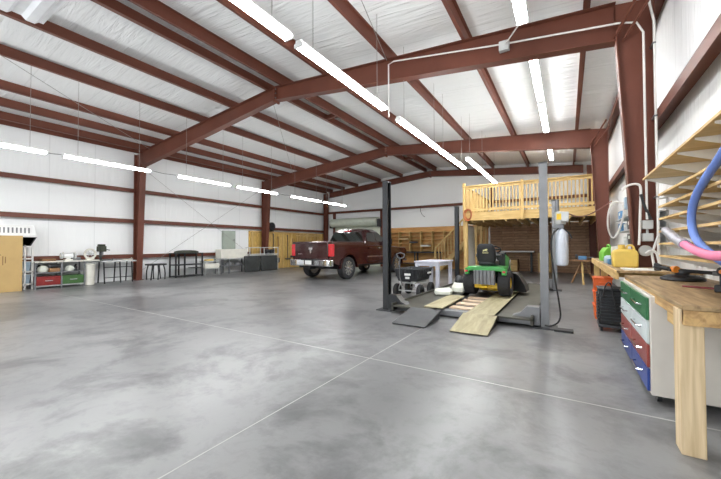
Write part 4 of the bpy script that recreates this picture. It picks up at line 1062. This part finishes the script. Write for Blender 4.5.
lb = thing('tool_bench', 'long grey bench with red and green drawers along the left wall', 'bench', (-13.5, 4.0, 0))
MB().box(-13.7, -13.2, 3.12, 4.7, .78, .815).build('bench_top', OFFW, lb, .004, world=True)
MB().box(-13.7, -13.25, 3.14, 4.32, .46, .49).build('mid_shelf', GREY, lb, .003, world=True)
MB().box(-13.7, -13.25, 3.14, 4.32, .06, .09).build('bottom_shelf', PALEG, lb, .003, world=True)
for y in (3.12, 3.72, 4.29):
    for x in (-13.7, -13.26): MB().box(x, x+.035, y, y+.035, 0, .78).build('upright', GREY, lb, world=True)
for y0, y1, mt, nm in ((3.165, 3.715, TRED, 'red'), (3.765, 4.285, TGREEN, 'green')):
    d = MB().box(-13.66, -13.232, y0, y1, .1, .36).build('drawer', mt, lb, .006, world=True); d['label'] = f'{nm} drawer'
    h_ = MB().box(-13.231, -13.212, (y0+y1)/2-.09, (y0+y1)/2+.09, .22, .245).build('drawer_handle', CHROME, d, .003); h_.location = -Vector(lb['_base'])
cy = thing('cream_bin', 'cream upright bin under the left bench beside the green drawer', 'bin', (-13.35, 4.47, 0))
MB().lathe([(.13, 0), (.135, .04), (.15, .62), (.15, .64)], (0, 0, 0), 'Z', 24).build('body', OFFW, cy)
MB().lathe([(.155, .641), (.155, .67), (.1, .69), (.02, .7)], (0, 0, 0), 'Z', 24).build('lid', OFFW, cy)
solo('wooden_box', 'brown wooden box on the shelf above the red drawer', 'box', MB().box(-13.5, -13.24, 3.46, 3.7, .491, .6), BROWN, bevel=.006)
for k, (y, s) in enumerate(((3.35, .1), (3.98, .09))):
    solo('cloth_sack', ['white sack at the left end of the tool bench shelf', 'white sack on the tool bench shelf above the green drawer'][k], 'sack',
         MB().rings([[(-13.4+s*1.1*kk*math.cos(q), y+s*1.3*kk*math.sin(q)*(1+.1*math.cos(3*q)), .491+z*s*2) for q in [2*PI*i/16 for i in range(16)]] for z, kk in ((0, .8), (.35, 1), (.75, .8), (1, .3))]), BAGW, 'sacks on the tool bench')
for k, (y, nm_) in enumerate(((3.28, 'left'), (4.16, 'right'))):
    q = thing('dark_tool', f'small dark tool at the {nm_} end of the tool bench shelf', 'tool', (-13.56, y, .491), 0, 'dark tools on the bench shelf')
    MB().box(-.06, .06, -.05, .05, 0, .14).build('body', CHAR, q, .01)
    MB().cyl((0, 0, .14), (.03, .02, .2), .03, n=10).build('knob', BLACK, q)
pt = thing('power_tool', 'dark power tool lying on the tool bench shelf', 'tool', (-13.4, 3.62, .72-.112), .2)
pt.location.z = .6015
MB().cyl((0, -.1, .06), (0, .12, .06), .055, n=14).build('motor', CHAR, pt, .005)
MB().box(-.03, .03, .1, .16, 0, .1).build('grip', BLACK, pt, .01)
MB().cyl((0, -.16, .06), (0, -.1, .06), .03, n=12).build('nose', GREY, pt)
mm = thing('bench_grinder', 'white bench grinder on the tool bench top', 'grinder', (-13.45, 3.95, .816))
MB().box(-.08, .08, -.1, .1, 0, .04).build('base', OFFW, mm, .005)
MB().cyl((0, -.12, .15), (0, .12, .15), .07, n=18).build('motor', WHITE, mm, .01)
MB().box(-.04, .04, -.05, .05, .04, .1).build('pedestal', WHITE, mm)
for s in (-1, 1): MB().cyl((0, s*.14, .15), (0, s*.19, .15), .095, n=20).build('wheel_guard', PALEG, mm, .006)
for s in (-1, 1): MB().tube([(.05, s*.15, .2), (.1, s*.15, .27)], .014, 8).build('eye_shield', OFFW, mm)
for k, (y, w, h, mt) in enumerate(((3.5, .32, .07, BROWN), (4.16, .22, .1, GREY))):
    solo(('wood_offcut', 'grey_toolbox')[k], ['brown wood offcut on the left end of the tool bench', 'low grey toolbox on the tool bench beside the grinder'][k], ('offcut', 'toolbox')[k], MB().box(-13.7, -13.45, y-w/2, y+w/2, .816, .816+h), mt, bevel=.008)
fn = thing('round_fan', 'cream round fan standing on the left bench', 'fan', (-13.45, 4.52, .816))
MB().box(-.07, .07, -.1, .1, 0, .06).build('base', OFFW, fn, .008)
MB().tube([(0, .15*math.cos(a), .2+.15*math.sin(a)) for a in [2*PI*i/28 for i in range(29)]], .032, 10).build('ring', OFFW, fn)
fg = MB()
for k in range(3): fg.tube([(0, .12*math.cos(a), .2+.12*math.sin(a)) for a in (k*PI/3, k*PI/3+PI)], .006, 6)
fg.cyl((-.03, 0, .2), (.03, 0, .2), .04, n=14); fg.build('grille', PALEG, fn)
dk_ = thing('drill_press', 'dark green bench drill press on the left bench beside the round fan', 'drill press', (-13.45, 4.83, .771), 0, None, 1.2)
MB().box(-.1, .12, -.1, .1, 0, .03).build('base', OLIVE, dk_, .005)
MB().cyl((-.05, 0, .03), (-.05, 0, .4), .03, n=12).build('column', DKGREY, dk_)
MB().box(-.12, .14, -.08, .08, .26, .42).build('head', OLIVE, dk_, .02)
MB().box(-.1, .1, -.07, .07, .42, .47).build('belt_cover', OLIVE, dk_, .02)
MB().cyl((.08, 0, .16), (.08, 0, .26), .02, n=10).build('chuck', GREY, dk_)
MB().cyl((.02, 0, .12), (.02, 0, .14), .09, n=16).build('table', OLIVE, dk_)
MB().tube([(.06, .08, .33), (.12, .16, .3)], .01, 6).build('feed_handle', DKGREY, dk_)
# trestle table
tt = thing('trestle_table', 'pale topped trestle table with black folding legs beside the left column', 'table', (-13.45, 5.25, 0))
MB().box(-.3, .35, -.5, .52, .73, .77).build('table_top', PALEG, tt, .004)
for y in (-.42, .05, .42):
    for s in (-1, 1): MB().tube([(.02+s*.26, y, 0), (.02+s*.18, y, .73)], .022, 8).build('leg', BLACK, tt)
MB().tube([(.28, -.42, .55), (.28, .42, .55)], .012, 6).build('stretcher', BLACK, tt)
MB().tube([(.26, -.42, .2), (.26, .42, .2)], .012, 6).build('stretcher', BLACK, tt)
for k, (y, mt) in enumerate(((4.98, GREY), (5.55, OFFW))):
    solo('pipe_clamp', ['grey clamp lying on the trestle table', 'white clamp lying on the trestle table near the column'][k], 'clamp', MB().tube([(-13.3, y-.15, .79), (-13.3, y+.12, .79), (-13.3, y+.14, .86)], .018, 8), mt, 'clamps on the trestle table')
# saw stand
ss = thing('tool_stand', 'low black tool stand with splayed legs just past the left column', 'stand', (-13.26, 6.5, 0))
MB().box(-.2, .2, -.3, .3, .54, .6).build('stand_top', BLACK, ss, .01)
for sx in (-1, 1):
    for sy in (-1, 0, 1): MB().tube([(sx*.16, sy*.2, .54), (sx*.2, sy*.24, .3), (sx*.16, sy*.25, .0)], .022, 8, 1).build('leg', BLACK, ss)
# dark stand with tarp
ds = thing('dark_workstand', 'tall black metal workstand with lower shelf along the left wall', 'workstand', (-13.38, 7.78, 0), 0, None, 1.0)
MB().box(-.3, .22, -.6, .6, .95, .985).build('stand_top', BLACK, ds, .006)
for y in (-.56, -.2, .56):
    for x in (-.26, .18): MB().box(x-.025, x+.025, y-.025, y+.025, 0, .95).build('leg', BLACK, ds)
MB().box(-.26, .2, -.56, .56, .48, .52).build('lower_shelf', BLACK, ds, .004)
MB().box(-.26, .2, -.56, .56, .02, .06).build('bottom_rail', BLACK, ds, .004)
MB().box(-.26, .2, .2, .56, .34, .36).build('side_shelf', BLACK, ds)
solo('olive_tarp', 'dark olive tarp bunched on top of the black workstand', 'tarp', MB().rings([[(-13.42+.22*k*math.cos(q)*(1+.08*math.sin(4*q)), 7.78+.52*k*math.sin(q), .986+z+.015*math.sin(5*q)*(z > .02)) for q in [2*PI*i/24 for i in range(24)]] for z, k in ((0, 1), (.05, .98), (.085, .7), (.1, .25))]), OLIVE)
# pale low cabinet and white-backed bench
pc = thing('low_bench', 'low pale bench with a white lower panel right of the black workstand', 'bench', (-13.4, 8.82, 0))
MB().box(-.2, .2, -.36, .36, .58, .62).build('bench_top', PALEG, pc, .004)
MB().box(.12, .19, -.35, .35, .3, .5).build('white_panel', OFFW, pc, .004)
for y in (-.33, .33):
    for x in (-.17, .17): MB().box(x-.018, x+.018, y-.018, y+.018, 0, .58).build('leg', PALEG, pc)
MB().box(-.18, .18, -.35, .35, .26, .29).build('lower_shelf', PALEG, pc)
solo('yellow_tool_case', 'small yellow and black level case lying on the low pale bench', 'case', MB().box(-13.5, -13.3, 8.6, 8.95, .621, .68), JERRY, bevel=.008)
bx = thing('white_back_bench', 'grey legged bench carrying a big white panelled box by the grey wall cabinet', 'bench', (-13.4, 9.95, 0))
MB().box(-.28, .25, -.75, .8, .66, .7).build('bench_top', PALEG, bx, .004)
MB().box(-.2, .22, -.72, .72, .702, 1.12).build('white_box', OFFW, bx, .01)
for y in (-.7, -.3, .75):
    for x in (-.24, .22): MB().box(x-.022, x+.022, y-.022, y+.022, 0, .66).build('leg', GREY, bx)
MB().box(-.26, .22, -.72, .78, .34, .37).build('lower_shelf', GREY, bx)
for k, (y, w) in enumerate(((-.2, .3), (.35, .35))):
    solo('grey_casting', ['dark grey machine part on the lower shelf of the white box bench, left one', 'dark grey machine part on the lower shelf of the white box bench, right one'][k], 'machine part', MB().lathe([(w*.5, 0), (w*.5, .1), (w*.3, .13), (w*.12, .18), (.02, .19)], (-13.42, 9.95+y, .371), 'Z', 18), GREY)
ep = thing('wall_cabinet', 'sage grey electrical panel on the left white wall', 'electrical panel', (WL+.09, 10.12, 1.1))
MB().box(-.085, .06, -.33, .33, 0, .9).build('enclosure', SAGE, ep, .006)
dd = MB().box(.061, .075, -.31, .31, .02, .88).build('door', SAGE, ep, .004)
MB().box(.076, .09, .22, .26, .4, .5).build('latch', GREY, dd)
gs = thing('pipe_rack', 'grey pipe frame rack behind the two black panels', 'rack', (-13.33, 11.72, 0))
for y in (-.9, 0, .95):
    for x in (-.14, .14): MB().cyl((x, y, 0), (x, y, 1.2), .022, n=10).build('upright', PALEG, gs)
for z in (.85, 1.18):
    for x in (-.14, .14): MB().cyl((x, -.92, z), (x, .97, z), .02, n=10).build('rail', PALEG, gs)
MB().box(-.15, .15, -.9, .95, .78, .81).build('rack_shelf', PALEG, gs)
for k, y in enumerate((12.05, 12.35)):
    q = thing('machine_head', ['dark machine head on the pipe rack in front of the second column', 'dark machine head at the right end of the pipe rack'][k], 'machine', (-13.33, y, .811), 0, 'machines on the pipe rack')
    MB().box(-.1, .1, -.1, .1, 0, .12).build('base', CHAR, q, .01)
    MB().cyl((0, -.12, .2), (0, .12, .2), .08, n=14).build('drum', DKGREY, q, .008)
    MB().tube([(0, .1, .2), (.05, .17, .3)], .014, 8).build('crank', GREY, q)
for k, (y0, y1) in enumerate(((10.42, 11.35), (11.42, 12.5))):
    solo('leaning_mat', ['black panel leaning before the left wall, left one beside the white box bench', 'black panel leaning before the left wall, right one beside the yellow boarding'][k], 'panel',
         MB().box(-13.12, -13.05, y0, y1, .01, .78, (0, -.06, 0)), DKPAD, 'two black leaning panels', bevel=.02)
# tools hung on the yellow boarding
def hang_tool(y, z0, z1, mt, lab, head=None):
    q = thing('garden_tool', lab, 'tool', (WL+.125, y, z0))
    MB().tube([(-.1, 0, (z1-z0)-.04), (-.02, 0, (z1-z0)-.05), (.0, 0, (z1-z0)-.04)], .012, 6).build('hook', GREY, q)
    MB().tube([(0, 0, 0), (.01, 0, (z1-z0)*.5), (0, 0, z1-z0)], .022, 8).build('handle', mt, q)
    if head == 'rake':
        m = MB().box(-.02, .03, -.2, .2, -.05, 0)
        for k in range(8): m.cyl((.03, -.18+k*.05, -.03), (.08, -.18+k*.05, -.1), .008, n=6)
        m.build('head', DKGREY, q)
    elif head == 'spade': MB().prism([(-.11, 0), (.11, 0), (.12, -.22), (0, -.32), (-.12, -.22)], 'X', -.012, .012).build('blade', DKGREY, q)
    else: MB().box(-.03, .03, -.16, .16, -.12, 0).build('head', CHAR, q, .006)
hang_tool(12.95, .5, 1.95, BLACK, 'black handled broom hung on the yellow boarding left of the truck', 'broom')
hang_tool(13.3, .6, 1.8, BROWN, 'brown handled spade hung on the yellow boarding', 'spade')
hang_tool(14.05, .55, 1.9, DKGREY, 'dark long handled rake hung on the yellow boarding', 'rake')
hang_tool(14.45, .7, 1.7, BROWN, 'short brown handled broom hung beside the dark rake', 'broom')
ld = thing('wooden_ladder', 'pale wooden ladder piece fixed sideways on the boarding above the truck', 'ladder', (WL+.15, 15.6, 1.5))
for z in (1.4, 1.86): MB().box(WL+.105, WL+.16, 14.7, 16.9, z, z+.06).build('rail', PINEY, ld, world=True)
for k in range(6): MB().box(WL+.11, WL+.15, 14.85+k*.38, 14.91+k*.38, 1.2, 1.98).build('rung', PINE, ld, world=True)
sp = thing('black_fan', 'black round fan on top of the yellow boarding by the second column', 'fan', (WL+.2, 12.75, 2.061))
MB().box(-.1, .06, -.1, .1, 0, .05).build('base', BLACK, sp, .01)
MB().cyl((-.08, 0, .28), (.05, 0, .28), .22, n=24).build('fan_drum', BLACK, sp, .01)
gg = MB()
for r_ in (.06, .12, .18): gg.tube([(.06, r_*math.cos(a), .28+r_*math.sin(a)) for a in [2*PI*i/20 for i in range(21)]], .006, 6)
gg.build('grille', DKGREY, sp)

# ------------------------------------------------------------------ camera, daylight let in as fill by leaving out the front wall, view
cam = bpy.data.cameras.new('camera'); co = bpy.data.objects.new('camera', cam); COL.objects.link(co)
cam.sensor_width = 36; cam.lens = 36*329.7/721; cam.clip_start = .05
co.location = (0, 0, 1.25)
co.rotation_mode = 'QUATERNION'
M = Matrix.Rotation(math.radians(32.09), 3, 'Z') @ Matrix.Rotation(math.radians(90+1.11), 3, 'X') @ Matrix.Rotation(math.radians(-.188), 3, 'Z')
co.rotation_quaternion = M.to_quaternion()
sc = bpy.context.scene
sc.camera = co
w = bpy.data.worlds.new('daylight'); sc.world = w; w.use_nodes = True
bg = w.node_tree.nodes['Background']; bg.inputs['Color'].default_value = (.93, .97, 1, 1); bg.inputs['Strength'].default_value = 2.1
sc.view_settings.view_transform = 'Standard'; sc.view_settings.look = 'None'; sc.view_settings.gamma = 1; sc.view_settings.exposure = .42
try: sc.view_settings.use_curve_mapping = False
except Exception: pass
for o in list(bpy.data.objects):
    if '_base' in o: del o['_base']
